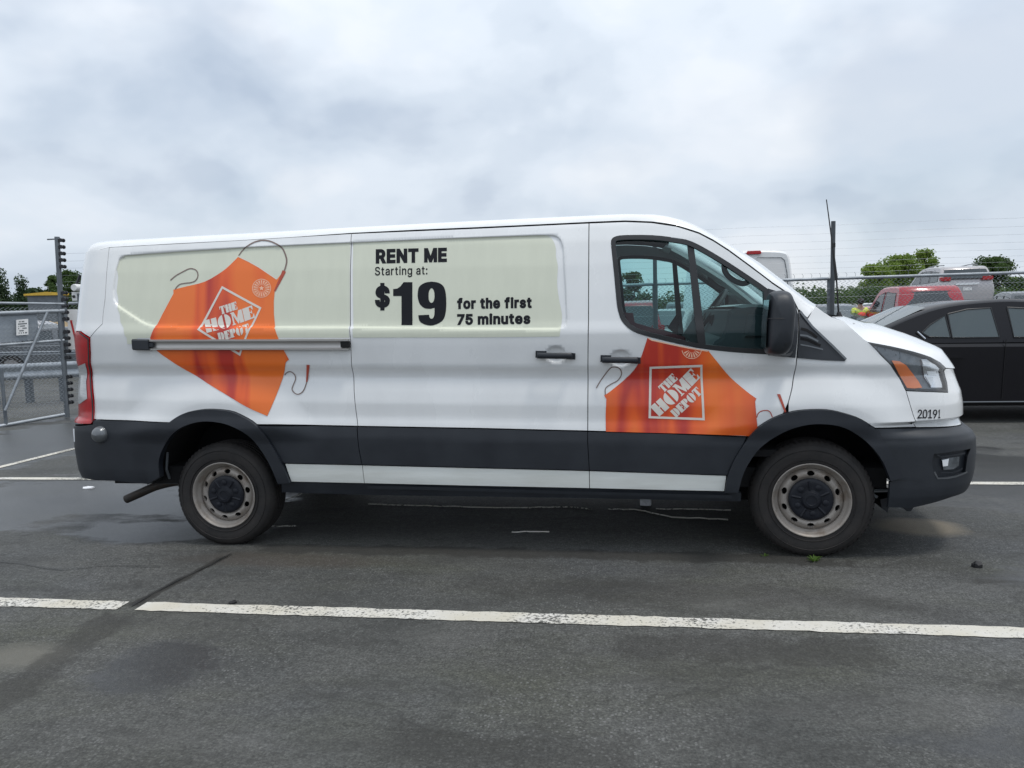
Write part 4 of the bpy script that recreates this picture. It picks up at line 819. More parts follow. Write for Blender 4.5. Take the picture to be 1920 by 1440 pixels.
def wheel_emblem(parent, u, v, r, off, vmin=-1):
    """round print of petals about a small star"""
    V, Fc = [], []
    def add(poly):
        if any(p[1] < vmin+p[0]*0 for p in poly): return
        W_, T = fill([np.array(poly)], 0, True); xz = unproj(W_, off); y = S(xz[:, 0], xz[:, 1])-off
        k = len(V); V.extend([(a[0], b, a[1]) for a, b in zip(xz, y)]); Fc.extend([tuple(int(i)+k for i in t) for t in T])
    P = lambda rr, a: (u+rr*math.cos(a), v+rr*math.sin(a))
    n = 36
    for i in range(n):
        a, b = 2*math.pi*i/n, 2*math.pi*(i+1)/n
        add([P(r, a), P(r, b), P(r*.93, b), P(r*.93, a)])
    for i in range(18):
        a = 2*math.pi*(i+.5)/18
        add([P(r*.34, a-.05), P(r*.86, a-.10), P(r*.86, a+.10), P(r*.34, a+.05)])
    add([P(r*(.30 if i % 2 == 0 else .13), math.pi*i/5-math.pi/2) for i in range(10)])
    me = bpy.data.meshes.new('round_emblem'); me.from_pydata(V, [], Fc); me.update(); link('round_emblem', me, MT['pink_ink'], parent)
def crop(pt, sc, ox, oy): return (ox+pt[0]/sc, oy+pt[1]/sc)
square_sign(quarter, crop((510, 146), 9, 360, 520), crop((1178, 510), 9, 360, 520), crop((818, 1328), 9, 360, 520), crop((92, 882), 9, 360, 520), 0.0042)
wheel_emblem(quarter, 490.4, 540.4, 17.6, 0.0042)
# ---- sliding door
patch('faded_sticker', MT['cream'], slider, [(662, 455.4), (822, 448.4), (1004, 441.6)]+cr([(1022, 441.4), (1032, 445), (1038, 453), (1042, 465), (1042.5, 482), (1046, 500), (1044.5, 530), (1048, 560), (1053, 585), (1053.5, 600), (1052, 612), (1049, 631)], 3)+[(900, 632.5), (662, 633)], off=0.0015, sp=0.018)
lettering('price_lettering', MT['black_ink'], slider, 'RENT ME', (704.5, 494.3), (838.0, 491.2), 27.0, 0.003, 4.1, gap=0.036)
lettering('price_lettering', MT['black_ink'], slider, 'Starting at:', (703.0, 516.5), (801.5, 514.5), 16.0, 0.003, 0.7, gap=0.030)
lettering('price_lettering', MT['black_ink'], slider, '$', (703.2, 577.0), (731.0, 576.5), 41.0, 0.003, 5.2)
patch('price_lettering', MT['black_ink'], slider, [(757, 529), (773.5, 529), (773.5, 609.5), (753, 609.5), (753, 555), (737.5, 555), (737.5, 542), (745, 541), (751, 537)], off=0.003, sp=0.03)
patch('price_lettering', MT['black_ink'], slider, cr([(810, 528), (822, 530), (831, 536), (835.5, 547), (837, 566), (835.5, 588), (829, 602), (812, 610), (797, 608.5), (787, 602), (784.5, 591)], 3)+cr([(804.5, 590), (806, 595.5), (809.5, 597.5), (813, 595), (814.8, 588), (815, 577)], 3)+cr([(808, 579), (797, 578), (788, 571), (784, 560), (783.5, 550), (786, 538), (796, 530.5), (808, 528)], 3), holes=[cr([(809.5, 540), (805, 545), (803.7, 555), (805, 564.5), (809.5, 568), (813.5, 564), (815, 555), (813.8, 545)], 2, closed=True)], off=0.003, sp=0.03)
lettering('price_lettering', MT['black_ink'], slider, 'for the first', (857.0, 579.6), (997.0, 577.4), 20.5, 0.003, 3.0, gap=0.034)
lettering('price_lettering', MT['black_ink'], slider, '75 minutes', (857.0, 609.4), (994.5, 607.3), 20.5, 0.003, 3.0, gap=0.032)
lettering('fleet_number', MT['black_ink'], fascia, '2019', (1720.5, 784.5), (1757.0, 784.5), 16.5, 0.003, 0.55, gap=0.02, shear=0.05)
lettering('fleet_number', MT['black_ink'], fascia, '1', (1759.0, 784.3), (1763.0, 784.3), 16.5, 0.003, 0.4, shear=0.05)
ribbon('fleet_number', MT['black_ink'], fascia, [(1719.5, 784.0), (1732.0, 783.4)], 1.6, 0.0038)
# ---- passenger door and fender
DA = [(1221, 637), (1252, 643.5), (1290, 651.5), (1327, 657.5)]+cr([(1328.6, 658.5), (1343.5, 677), (1368.7, 707), (1400.8, 734.6), (1418, 747)], 3)+[(1415.7, 753), (1417.6, 775), (1420, 801.5), (1404, 817.5), (1390, 816.6), (1250, 812), (1136, 809.2), (1135.5, 780), (1137, 748), (1132.7, 741.5)]+cr([(1132.7, 741.5), (1146.5, 732), (1181, 702.5), (1199, 677), (1214, 633.5)], 3)[1:]
patch('apron_print', MT['apron'], door, DA, off=0.0028, sp=0.018)
ribbon('apron_hem', MT['pink_ink'], door, [(1215.5, 634), (1222, 637.8), (1252, 644.5), (1290, 652.5), (1327, 658.5)], 2.0, 0.0036)
ribbon('apron_tie', MT['brown_ink'], door, cr([(1135, 740), (1135.5, 728), (1146, 720), (1158, 713.5), (1165, 703), (1164, 694), (1158, 689), (1146.5, 688.8), (1136, 700), (1126, 714), (1118, 727.5)], 4), 1.8, 0.0036)
ribbon('apron_tie', MT['strap'], door, cr([(1418.5, 783), (1421, 776), (1427, 771), (1437.5, 769.4), (1444, 773), (1448, 782)], 4), 1.8, 0.0036)
patch('apron_strap', MT['strap'], door, [(1456.5, 738.5), (1462.8, 739), (1474, 772), (1471, 773.5)], off=0.0036, sp=0.02)
square_sign(door, (1217.9, 687.7), (1317.0, 683.9), (1321.4, 788.0), (1216.0, 784.0), 0.0042)
wheel_emblem(door, 1297, 654, 19, 0.0042, vmin=656.5)
# ---- door handles over their cups
def handle(parent, u, v):
    x, z = unproj([(u, v)])[0]; y0 = float(S(x+0.09, z))
    b = MB(); pts = [(x-0.105, y0-0.010, z+0.004), (x-0.098, y0-0.034, z+0.003), (x, y0-0.042, z), (x+0.098, y0-0.034, z-0.003), (x+0.105, y0-0.010, z-0.004)]
    rows = []
    for i, p in enumerate(cr(pts, 5)):
        k = 1.0; rows.append([(p[0], p[1]+0.012*math.sin(a), p[2]+0.0185*math.cos(a)*k) for a in np.linspace(0, 2*math.pi, 13)])
    b.grid(rows); b.f.append(tuple(range(12))); n = len(rows); b.f.append(tuple((n-1)*13+i for i in range(12)))
    return b.build('door_handle', MT['black'], parent, smooth=50)
keep(handle(slider, 1041.5, 666)); keep(handle(door, 1163, 674))
ribbon('handle_base', MT['black'], slider, [(1004.5, 664), (1025, 664.5)], 13, 0.012); ribbon('handle_base', MT['black'], slider, [(1062, 667.5), (1079, 668)], 12, 0.012)
ribbon('handle_base', MT['black'], door, [(1126, 672), (1146, 672.5)], 13, 0.012); ribbon('handle_base', MT['black'], door, [(1184, 675.5), (1201, 676)], 12, 0.012)
# ---- slider rail
def rail(u0, u1, prof, m, name, parent, v0=(646.5, 646.5)):
    rows = []
    for k in np.linspace(0, 1, 12):
        u, v = u0+(u1-u0)*k, v0[0]+(v0[1]-v0[0])*k
        x, z = unproj([(u, v)])[0]; y = float(S(x, z)); rows.append([(x, y-o, z+h) for o, h in prof])
    b = MB(); b.grid(rows); b.f.append(tuple(range(len(prof)))); b.f.append(tuple((11)*len(prof)+i for i in range(len(prof))))
    return b.build(name, m, parent, smooth=30)
railo = keep(rail(283, 656, [(-0.01, .036), (0.020, .036), (0.026, .033), (0.026, .023), (0.010, .019), (0.0065, 0.0), (0.010, -.019), (0.027, -.024), (0.027, -.031), (0.020, -.034), (-0.01, -.034)], MT['alu'], 'slider_rail', VAN, (646.5, 646.0)))
keep(rail(253.5, 284, [(-0.01, .036), (0.026, .036), (0.036, .028), (0.036, -.028), (0.026, -.036), (-0.01, -.036)], MT['black'], 'rail_end_cap', railo, (645.8, 646.5)))
rail(275, 291, [(0.0, .016), (0.030, .014), (0.030, -.014), (0.0, -.016)], MT['black'], 'rail_stop', railo, (646.5, 646.5))
rail(641, 657, [(0.0, .020), (0.024, .018), (0.024, -.018), (0.0, -.020)], MT['void'], 'rail_stop', railo, (645.5, 645.5))
# ---- bumper plug, latch, antenna
x, z = unproj([(188, 815)], 0.012)[0]; y = float(S(x, z))-0.012
b = MB(); b.lathe([(0.060, 0.02), (0.058, -0.006), (0.046, -0.030), (0.026, -0.045), (0.0, -0.050)], 24, (x, y, z)); b.build('bumper_plug', MT['greycar'], rbump, smooth=40)
x, z = unproj([(146, 817)])[0]; y = float(S(x, z))
b = MB(); b.box((x-.05, y+.02, z-.045), (x-.01, y+.10, z+.045)); b.box((x-.055, y+.03, z+.005), (x-.05, y+.09, z+.03)); b.build('lamp_bracket', MT['reflector'], rbump)
# ---- cab window: seal, panes, divider
def scale_in(P, d):
    q = XZ(P); return inset2(q, d)
Wxz = XZ(WIN)
S0 = lambda x, z: S(x, z, False)
sealm = keep(patch('window_seal', MT['seal'], door, Wxz, holes=[inset2(Wxz, 0.026)], off=0.004, flange=0.05, sp=0.03, xz=True))
patch('window_pane', MT['window'], sealm, inset2(Wxz, 0.020), off=-0.012, sp=0.03, xz=True)
keep(patch('window_divider', MT['seal'], door, [(1288.5, 453), (1300.5, 456), (1311, 540), (1324, 650), (1309, 648), (1303, 600)], off=-0.008, flange=0.03, sp=0.03))
keep(patch('divider_sail', MT['seal'], door, [(1305, 590), (1309, 644), (1296, 642), (1280, 629)], off=-0.02, flange=0.02, sp=0.03))
sail = keep(patch('mirror_sail', MT['trim'], door, [(1440, 541), (1470, 550), (1491, 570), (1496, 590), (1494.5, 640), (1491, 671), (1440, 666)], off=0.006, flange=0.03, sp=0.02))
tri = keep(patch('corner_grille', MT['trim'], fend, [(1499, 580), (1522, 610), (1559, 645), (1587, 672), (1583, 677), (1540, 675), (1494.5, 671), (1497, 640)], off=0.008, flange=0.02, sp=0.012))
for pts, wd in (([(1501, 616), (1512, 619), (1523, 626), (1531, 633)], 5), ([(1500, 634), (1515, 638), (1530, 645), (1538, 648)], 5)):
    ribbon('grille_slot', MT['void'], tri, pts, wd, 0.0095)
ribbon('grille_bar', MT['greycar'], tri, [(1499, 628), (1512, 629.5), (1526, 636), (1533, 640)], 3.5, 0.016)
ribbon('grille_bar', MT['greycar'], tri, [(1500, 646), (1515, 648.5), (1530, 652), (1542, 655)], 2.5, 0.014)
ribbon('grille_edge', MT['greycar'], tri, [(1500, 584), (1522, 612), (1559, 647), (1585, 673)], 4.0, 0.015)
# ---- side mirror, standing out towards the camera
def mirror_obj():
    ol = cr([(1443, 551.5), (1458.8, 545), (1475.6, 546), (1485, 556), (1489, 576), (1488, 599), (1484.5, 636), (1479, 657), (1463, 667.5), (1444, 666), (1435.5, 657), (1435.5, 617.5), (1439.5, 580)], 4, closed=True)
    q = np.array([at_y(u, v, -0.20)[[0, 2]] for u, v in ol]); ctr = q.mean(0)
    lay = [(-0.315, 0.20), (-0.312, 0.55), (-0.298, 0.78), (-0.27, 0.91), (-0.23, 0.98), (-0.19, 1.0), (-0.14, 0.985), (-0.10, 0.94), (-0.075, 0.80), (-0.068, 0.5)]
    rows = []
    for y, k in lay:
        kk = k; p = ctr+(q-ctr)*kk; rows.append([(a, y+(0.03 if False else 0), c) for a, c in p]+[(p[0][0], y, p[0][1])])
    b = MB(); b.grid(rows); n = len(q)+1; b.f.append(tuple(range(n-1))); b.f.append(tuple((len(rows)-1)*n+i for i in range(n-1)))
    o = b.build('side_mirror', MT['trim'], VAN, smooth=55)
    # seam of the two-part shell
    p = at_y(1440, 592, -0.2); r = at_y(1489, 594, -0.2)
    b = MB(); b.tube([at_y(1438, 598, -0.31)+np.array((0, 0.03, 0)), at_y(1452, 597, -0.318), at_y(1468, 597, -0.316), at_y(1475, 600, -0.312), at_y(1476, 630, -0.312), at_y(1473, 650, -0.306)], 0.0018, 6); b.build('mirror_seam', MT['seal'], o)
    b = MB(); a0 = at_y(1474, 650, -0.12); b.tube([a0, (a0[0]+0.02, -0.03, a0[2]-0.02), (a0[0]+0.03, 0.06, a0[2]-0.03)], 0.042, 12); b.build('mirror_arm', MT['trim'], o, smooth=50)
    a0 = at_y(1480, 575, -0.16); b = MB(); b.tube([a0, (a0[0]+0.02, -0.02, a0[2]-0.02), (a0[0]+0.03, 0.1, a0[2]-0.05)], 0.020, 10); b.build('mirror_arm', MT['trim'], o, smooth=50)
    # mirror glass on the rear face
    g_ = np.array([ctr+(p-ctr)*0.80 for p in q]); xm = q[:, 0].min()
    b = MB(); zz = np.linspace(q[:, 1].min()+0.05, q[:, 1].max()-0.05, 6)
    rows = []
    for z in zz:
        cand = q[np.argsort(np.abs(q[:, 1]-z))[:8]]; xr = cand[:, 0].min()
        rows.append([(xr-0.006, -0.27, z), (xr-0.006, -0.10, z)])
    b.grid(rows); b.build('mirror_glass', MT['chrome'], o)
    return o
keep(mirror_obj())
# ---- roof and pillar lofts, both halves in one piece
SIL = [(168, 466), (180, 455.5), (213, 450), (440, 437.5), (660, 426), (900, 413.5), (1105, 404), (1173, 401), (1214, 401.6), (1255.6, 406), (1289, 416), (1319, 431.4), (1366, 459), (1402, 479.7), (1443, 508.7), (1476.4, 536), (1504, 557), (1529, 573)]
_su = np.array([p[0] for p in SIL]); _sv = np.array([p[1] for p in SIL])
def roof_sections(Ns, ye):
    secs = []
    for (u, v), (eu, ev) in Ns:
        x, z = unproj([(u, v)])[0]; y = float(S(x, z)); Ee = at_y(eu, ev, ye)
        lift = 0.0085*float(np.clip((u-655)/8, 0, 1)); secs.append(((x, y+lift*.6, z+lift), tuple(Ee)))
    return secs
RN = [((167, 475), (166.5, 469)), ((172, 473), (170.5, 462.5)), ((180, 470.5), (178, 456.5)), ((190, 467.5), (189, 453)), ((205, 463.6), (203, 451)), ((240, 461.5), (240, 448.6)), ((330, 456.5), (330, 443.7)), ((440, 451), (440, 437.5)), ((550, 444.4), (550, 431.8)), ((660, 438), (660, 426)), ((780, 433), (780, 419.6)), ((900, 428), (900, 413.5)), ((1000, 423.4), (1000, 408.8)), ((1104.5, 418.4), (1105, 404)), ((1140, 416.9), (1140, 402.3)), ((1173, 415.7), (1173, 401)), ((1222, 417.6), (1224, 402)), ((1246, 420.6), (1249, 405)), ((1269, 424.5), (1273, 411))]
def arc_half(Np, Ep, rise, n=9):
    """near half of a roof section: from the drip seam over the rounded edge to the centre line"""
    Np, Ep = np.array(Np), np.array(Ep); d = Ep-Np
    pts = [Np, Np+np.array((d[0]*.25, d[1]*.16, d[2]*.42)), Np+np.array((d[0]*.6, d[1]*.48, d[2]*.78)), Ep, (Ep[0], Ep[1]+0.14, Ep[2]+0.013), (Ep[0], 0.72, Ep[2]+rise*.8), (Ep[0], YC, Ep[2]+rise)]
    return cr(pts, 3)
rows = []
for Np, Ep in roof_sections(RN, 0.30):
    h = arc_half(Np, Ep, 0.030); rows.append(h+[(p[0], 2*YC-p[1], p[2]) for p in h[::-1][1:]])
b = MB(); b.grid(rows); roof = b.build('roof', MT['white'], VAN, smooth=60)
roof_rows = rows
b = MB(); b.grid([[(p[0], p[1]+(0.045 if p[1] < YC else -0.045), p[2]-(0.012 if abs(p[1]-YC) > 0.8 else 0.04)) for p in r] for r in rows[9:]]); b.build('headliner', MT['inside'], VAN, smooth=60)
PN = [((1269, 424.5), (1273, 411)), ((1290, 431), (1296, 419.6)), ((1311, 438), (1319, 431.6)), ((1338, 452), (1347, 447.5)), ((1366, 470), (1377, 465)), ((1407, 500), (1420, 492)), ((1449, 532), (1464, 525.5)), ((1476, 550), (1492, 548)), ((1490, 567), (1509, 560)), ((1498, 583), (1519, 567.5)), ((1514, 598), (1529, 573))]
rows = []; screen_edge = []
for i, (Np, Ep) in enumerate(roof_sections(PN, 0.28)):
    Np, Ep = np.array(Np), np.array(Ep); Ep = Ep.copy(); d = Ep-Np
    h = cr([Np, Np+d*np.array((.3, .15, .4)), Np+d*np.array((.7, .5, .8)), Ep, Ep+np.array((0.02, 0.055, -0.004)), Ep+np.array((-0.03, 0.075, -0.05)), Np+np.array((-0.05, 0.07, -0.03))], 3)
    rows.append(h); screen_edge.append(Ep+np.array((-0.012, 0.055, -0.022)))
b = MB(); b.grid(rows); keep(b.build('windscreen_pillar', MT['white'], VAN, smooth=55))
rows = []
for Ep in screen_edge:
    h = []
    for k in np.linspace(0, 1, 15):
        y = Ep[1]+(2*YC-2*Ep[1])*k; c_ = 1-(2*k-1)**2; h.append((Ep[0]+0.06*c_, y, Ep[2]+0.02*c_))
    rows.append(h)
b = MB(); b.grid(rows); b.build('windscreen', MT['screen'], VAN, smooth=60)
# inner trim of the pillars
tr = [np.array(p) for p in screen_edge]
b = MB(); b.grid([[(p[0]-0.03, p[1]+0.035, p[2]-0.01), (p[0]-0.045, p[1]+0.045, p[2]-0.03), (p[0]-0.055, p[1]+0.02, p[2]-0.05), (p[0]-0.06, p[1]-0.005, p[2]-0.055)] for p in tr[1:]]); keep(b.build('pillar_trim', MT['inside_light'], VAN, smooth=60))
# ---- hood
HN = [((1559, 594), (1568, 591)), ((1581, 602), (1590, 598)), ((1600, 619), (1607, 602.5)), ((1620, 637), (1625, 603.5)), ((1627, 641), (1640, 607.5)), ((1648, 645), (1661, 614.5)), ((1670, 649), (1684, 622)), ((1690, 653.5), (1706, 630)), ((1712.5, 659), (1727, 639)), ((1728, 663.5), (1742, 645)), ((1744, 669), (1755, 651)), ((1762.5, 679), (1769, 668)), ((1770, 686), (1778, 679)), ((1773.5, 689.5), (1785, 689))]
rows = []
for (u, v), (eu, ev) in HN:
    x, z = unproj([(u, v)])[0]; y = float(S(x, z)); Np = np.array((x, y, z)); kk = len(rows)/(len(HN)-1); ye = 0.80-0.36*kk**1.5; Ep = at_y(eu, ev, ye)
    h = []; dx = 0.18*kk*(YC-ye)
    for k in np.linspace(0, 1, 9):
        f = 1-(1-k)**2.0; h.append((Np[0]+(Ep[0]-Np[0])*f, Np[1]+(ye-Np[1])*k, Np[2]+(Ep[2]-Np[2])*f))
    for k in (0.33, 0.66, 1.0): h.append((Ep[0]+dx*(1-(1-k)**2), ye+(YC-ye)*k, Ep[2]+0.004*k))
    rows.append(h+[(p[0], 2*YC-p[1], p[2]) for p in h[::-1][1:]])
b = MB(); b.grid(rows)
hood = b.build('hood', MT['white'], VAN, smooth=60); hood_end = rows[-1]
# lip under the hood edge
b = MB(); b.grid([[r[0] for r in rows[2:]], [(r[0][0], r[0][1]+0.03, r[0][2]-0.02) for r in rows[2:]]]); b.build('hood_lip', MT['void'], hood)
b = MB(); e0 = screen_edge[-1]; b.grid([[(e0[0]+0.03, YC+(y-YC), e0[2]-0.05-0.1*0) for y in np.linspace(0.2, 1.86, 9)], [(e0[0]+0.22, y, e0[2]-0.09) for y in np.linspace(0.2, 1.86, 9)]]); b.build('cowl', MT['black'], VAN)
# whip aerial on the cowl edge
pA = [at_y(u, v, 0.34) for u, v in ((1573.5, 600), (1571.5, 575), (1568, 520), (1562, 470), (1555, 415), (1549.5, 374))]
b = MB(); b.tube(cr(pA, 4), 0.0060, 8, r2=0.0030); aer = b.build('whip_aerial', MT['rubber'], VAN, smooth=60)
b = MB(); q = pA[0]; b.tube([q+np.array((0, 0, -.05)), q+np.array((0, 0, 0.02)), q+np.array((-.003, 0, .05))], 0.030, 12, r2=0.010); b.build('aerial_base', MT['rubber'], aer, smooth=60)
b = MB(); b.tube([pA[2]+(pA[1]-pA[2])*0.1, pA[2]+(pA[3]-pA[2])*0.55, pA[3]], 0.0095, 8, r2=0.006); b.build('aerial_spring', MT['rubber'], aer, smooth=60)
b = MB(); q = pA[3]; b.box(q-np.array((.008, .008, -.02)), q+np.array((.012, .008, .045))); b.build('aerial_clip', MT['rubber'], aer)
# ---- front and rear closures
def cross(xe, ye, z, bulge, n=15, p=2.6):
    o = []
    for k in np.linspace(0, 1, n):
        s_ = 2*k-1; y = YC+(YC-ye)*s_; o.append((xe+bulge*(1-abs(s_)**p), y, z))
    return o
rows = []
for z in np.linspace(at_y(1800, 796, .31)[2], hood_end[0][2], 10):
    xe = X0F+0.985*(front_x(z)-X0F); rows.append(cross(xe, float(S(xe, z)), z, 0.10))
b = MB(); b.grid(rows); nose = b.build('nose_panel', MT['white'], VAN, smooth=60)
b = MB()
for z in np.linspace(0.83, 0.99, 4):
    b.grid([[(p[0]+0.012, p[1], z) for p in cross(front_x(0.9)-0.03, 0.55, z, 0.085)], [(p[0]+0.012, p[1], z+0.035) for p in cross(front_x(0.9)-0.03, 0.55, z, 0.085)]])
b.build('front_grille', MT['void'], nose)
rows = []
for z in np.linspace(at_y(1790, 928, .31)[2]-0.04, at_y(1800, 797, .31)[2], 10):
    xe = X0F+0.985*(front_x(z)-X0F); rows.append(cross(xe, float(S(xe, z))-0.006, z, 0.10))
b = MB(); b.grid(rows); b.build('bumper_face', MT['trim'], bumper, smooth=60)
rows = []
for z in np.linspace(at_y(150, 794, .15)[2], roof_rows[0][0][2], 14):
    xe = X0R-0.975*(X0R-rear_x(max(z, 0.88))); rows.append(cross(xe, float(S(xe, max(z, 0.88))), z, -0.05, p=4))
rows += [[(p[0], p[1], p[2]) for p in cross(roof_rows[0][i][0], roof_rows[0][i][1], roof_rows[0][i][2], -0.0, p=4)] for i in (3, 6, 9, 12)]
b = MB(); b.grid(rows); rd = b.build('rear_doors', MT['white'], VAN, smooth=60)
b = MB(); b.box((-5.02, YC-0.006, 0.95), (-4.90, YC+0.006, 1.9)); b.build('door_gap', MT['void'], rd)
rows = []
for z in np.linspace(at_y(150, 897, .15)[2], at_y(150, 797, .15)[2], 6):
    xe = X0R-0.975*(X0R-rear_x(z)); rows.append(cross(xe, float(S(xe, z))-0.012, z, -0.07, p=5))
b = MB(); b.grid(rows); b.build('bumper_face', MT['black'], rbump, smooth=60)
b = MB(); b.grid([rows[-1], [(p[0]+0.25, p[1], p[2]+0.005) for p in rows[-1]]]); b.build('bumper_step', MT['black'], rbump)
# ---- underside
b = MB(); b.box((-4.62, 0.14, 0.40), (0.45, 1.92, 0.52)); b.box((-3.2, 0.30, 0.30), (-0.6, 0.46, 0.42)); b.box((-3.2, 1.6, 0.30), (-0.6, 1.76, 0.42)); b.box((-2.6, .7, .26), (-1.2, 1.3, .42)); b.box((-0.35, .55, .22), (0.55, 1.5, .45)); b.build('underbody', MT['void'], VAN)
b = MB(); b.tube([(-3.75, 0.25, .345), (-3.75, 1.81, .345)], 0.055, 10); b.tube([(-3.75, 1.03, .345), (-3.70, 1.03, .345)], 0.16, 14); b.tube([(-3.7, 1.03, .38), (-.6, 1.03, .42)], .05, 8); b.build('axle', MT['rust'], VAN, smooth=40)
for z0, wc in ((0.50, WF), (0.50, WR)):
    b = MB(); rows = []
    for a in np.linspace(0.10, math.pi-0.10, 22):
        rr = 0.50; rows.append([(wc[0]+rr*math.cos(a), y, wc[1]+0.03+rr*math.sin(a)) for y in (0.02, 0.50)])
    b.grid(rows); b.f.append(tuple(2*i+1 for i in range(22))); keep(b.build('wheel_housing', MT['void'], VAN, smooth=60, fix=False))
# bits that catch light in the housings
b = MB(); b.tube([at_y(302+12, 848, 0.10), at_y(312, 880, 0.10), at_y(318, 897, 0.14)], 0.010, 6); b.build('housing_flange', MT['galv_dark'], VAN)
b = MB(); b.box(at_y(316, 902, .2)-np.array((.02, .03, .012)), at_y(330, 896, .2)+np.array((.03, .03, .004))); b.build('housing_flange', MT['galv_dark'], VAN)
for (u, v), (u2, v2), r in (((1626, 887), (1637, 892), .012), ((1637, 920), (1664, 919), .011), ((1632, 925), (1645, 932), .010)):
    b = MB(); b.tube([at_y(u, v, 0.22), at_y(u2, v2, 0.22)], r, 6); b.build('splash_bracket', MT['galv'], VAN)
b = MB(); b.prism([tuple(at_y(u, v, 0.3)[[0, 2]]) for u, v in ((1648, 935), (1668, 930), (1662, 960), (1652, 952))], 0.28, 0.6); b.build('splash_flap', MT['black'], VAN)
b = MB(); b.prism([tuple(at_y(u, v, 0.3)[[0, 2]]) for u, v in ((1690, 950), (1712, 948), (1706, 957), (1698, 957))], 0.28, 0.9); b.build('air_dam', MT['black'], VAN)
# exhaust
pe = [at_y(u, v, 0.42) for u, v in ((237, 936), (262, 925), (292, 912), (325, 904), (360, 900))]
pe.append(pe[-1]+np.array((0.5, 0.2, 0.05)))
b = MB(); b.tube(cr(pe, 4), 0.031, 16, cap=False); b.tube(cr(pe[:3], 4), 0.027, 16, cap=False); ex = b.build('exhaust_pipe', MT['rust'], VAN, smooth=60, fix=False)
b = MB(); k = pe[1]-pe[0]; b.tube([pe[0]+k*.25, pe[0]+k*.3], 0.027, 16); b.build('exhaust_bore', MT['void'], ex)
# ---- wheels
def wheel_meshes():
    R, W_ = 0.352, 0.225
    pr = [(0.208, 0.010), (0.222, 0.002), (0.238, 0.000), (0.262, -0.004), (0.290, -0.006), (0.312, -0.002), (0.326, 0.006), (0.338, 0.016), (0.346, 0.028), (0.350, 0.040)]
    for gy in (0.062, 0.098, 0.134, 0.170): pr += [(0.352, gy-.006), (0.344, gy-.004), (0.344, gy+.004), (0.352, gy+.006)]
    pr += [(0.350, 0.190), (0.338, 0.212), (0.31, 0.226), (0.25, 0.226), (0.208, 0.215)]
    t = MB(); t.lathe(pr, 96)
    # shoulder blocks
    for i in range(64):
        a = 2*math.pi*i/64; da = 2*math.pi/64*0.30
        q = []
        for (r, y) in ((0.329, 0.0050), (0.343, 0.018), (0.3535, 0.034), (0.3540, 0.056), (0.340, 0.050), (0.325, 0.02)):
            q.append([(r*math.cos(a+s*da+(y*1.2)), y, r*math.sin(a+s*da+(y*1.2))) for s in (-1, 1)])
        t.grid(q)
    # raised ring of sidewall writing stands in as two fine ribs
    for rr in (0.245, 0.300): t.lathe([(rr-.003, -0.003), (rr, -0.0085), (rr+.003, -0.003)], 72)
    rim = MB()
    rim.lathe([(0.208, 0.030), (0.214, 0.008), (0.222, -0.003), (0.2235, -0.006), (0.219, -0.008), (0.211, -0.002), (0.206, 0.010), (0.200, 0.026), (0.190, 0.034), (0.186, 0.050), (0.184, 0.16)], 80)
    def prof(r): return np.interp(r, [0.05, 0.122, 0.130, 0.140, 0.158, 0.176, 0.187], [0.040, 0.040, 0.036, 0.026, 0.024, 0.036, 0.052])
    circ = lambda r, n, cx=0, cz=0: [(cx+r*math.cos(2*math.pi*i/n), cz+r*math.sin(2*math.pi*i/n)) for i in range(n)]
    holes = []
    for i in range(10):
        a = 2*math.pi*(i+.3)/10; c_, s_ = math.cos(a), math.sin(a)
        holes.append(np.array([(0.158*c_-s_*0.0215*math.cos(q)+c_*0.0150*math.sin(q), 0.158*s_+c_*0.0215*math.cos(q)+s_*0.0150*math.sin(q)) for q in np.linspace(0, 2*math.pi, 17)[:-1]]))
    W2, T = fill([np.array(circ(0.1865, 80)), np.array(circ(0.10, 48)), *holes], 0.008)
    yy = prof(np.hypot(W2[:, 0], W2[:, 1])); k = len(rim.v); rim.v += [(float(a), float(y), float(c_)) for (a, c_), y in zip(W2, yy)]; rim.f += [tuple(int(i)+k for i in q) for q in T]
    for h in holes:
        n = len(h); k = len(rim.v); yh = prof(np.hypot(h[:, 0], h[:, 1]))
        rim.v += [(a, y, c_) for (a, c_), y in zip(h, yh)]+[(a*.97, y+0.014, c_*.97) for (a, c_), y in zip(h, yh)]
        rim.f += [(k+i, k+(i+1) % n, k+n+(i+1) % n, k+n+i) for i in range(n)]
    cap = MB(); cap.lathe([(0.127, 0.036), (0.127, 0.022), (0.121, 0.015), (0.105, 0.010), (0.085, 0.013), (0.060, 0.012), (0.052, 0.004), (0.046, -0.003), (0.030, -0.005), (0.027, -0.002), (0.0, -0.002)], 60)
    for i in range(5):
        a = 2*math.pi*(i+.25)/5; c_ = (0.083*math.cos(a), 0.004, 0.083*math.sin(a))
        cap.lathe([(0.021, 0.012), (0.018, 0.004), (0.009, 0.0), (0, 0.0)], 14, c_)
        q = a+math.pi/5; u_ = Vector((math.cos(q), 0, math.sin(q))); s_ = Vector((-u_.z, 0, u_.x))
        A_, B_ = u_*0.058, u_*0.112
        cap.add([A_-s_*.006+Vector((0, .010, 0)), A_+s_*.006+Vector((0, .010, 0)), B_+s_*.010+Vector((0, .012, 0)), B_-s_*.010+Vector((0, .012, 0)), A_+Vector((0, .004, 0)), B_+Vector((0, .005, 0))], [(0, 4, 5, 3), (1, 2, 5, 4), (3, 5, 2), (0, 1, 4)])
    dk = MB(); dk.lathe([(0.186, 0.10), (0.0, 0.10)], 32)
    return t, rim, cap, dk
T_, RIM_, CAP_, DK_ = wheel_meshes()
tyre = T_.build('tyre', MT['tyre'], None, smooth=35)
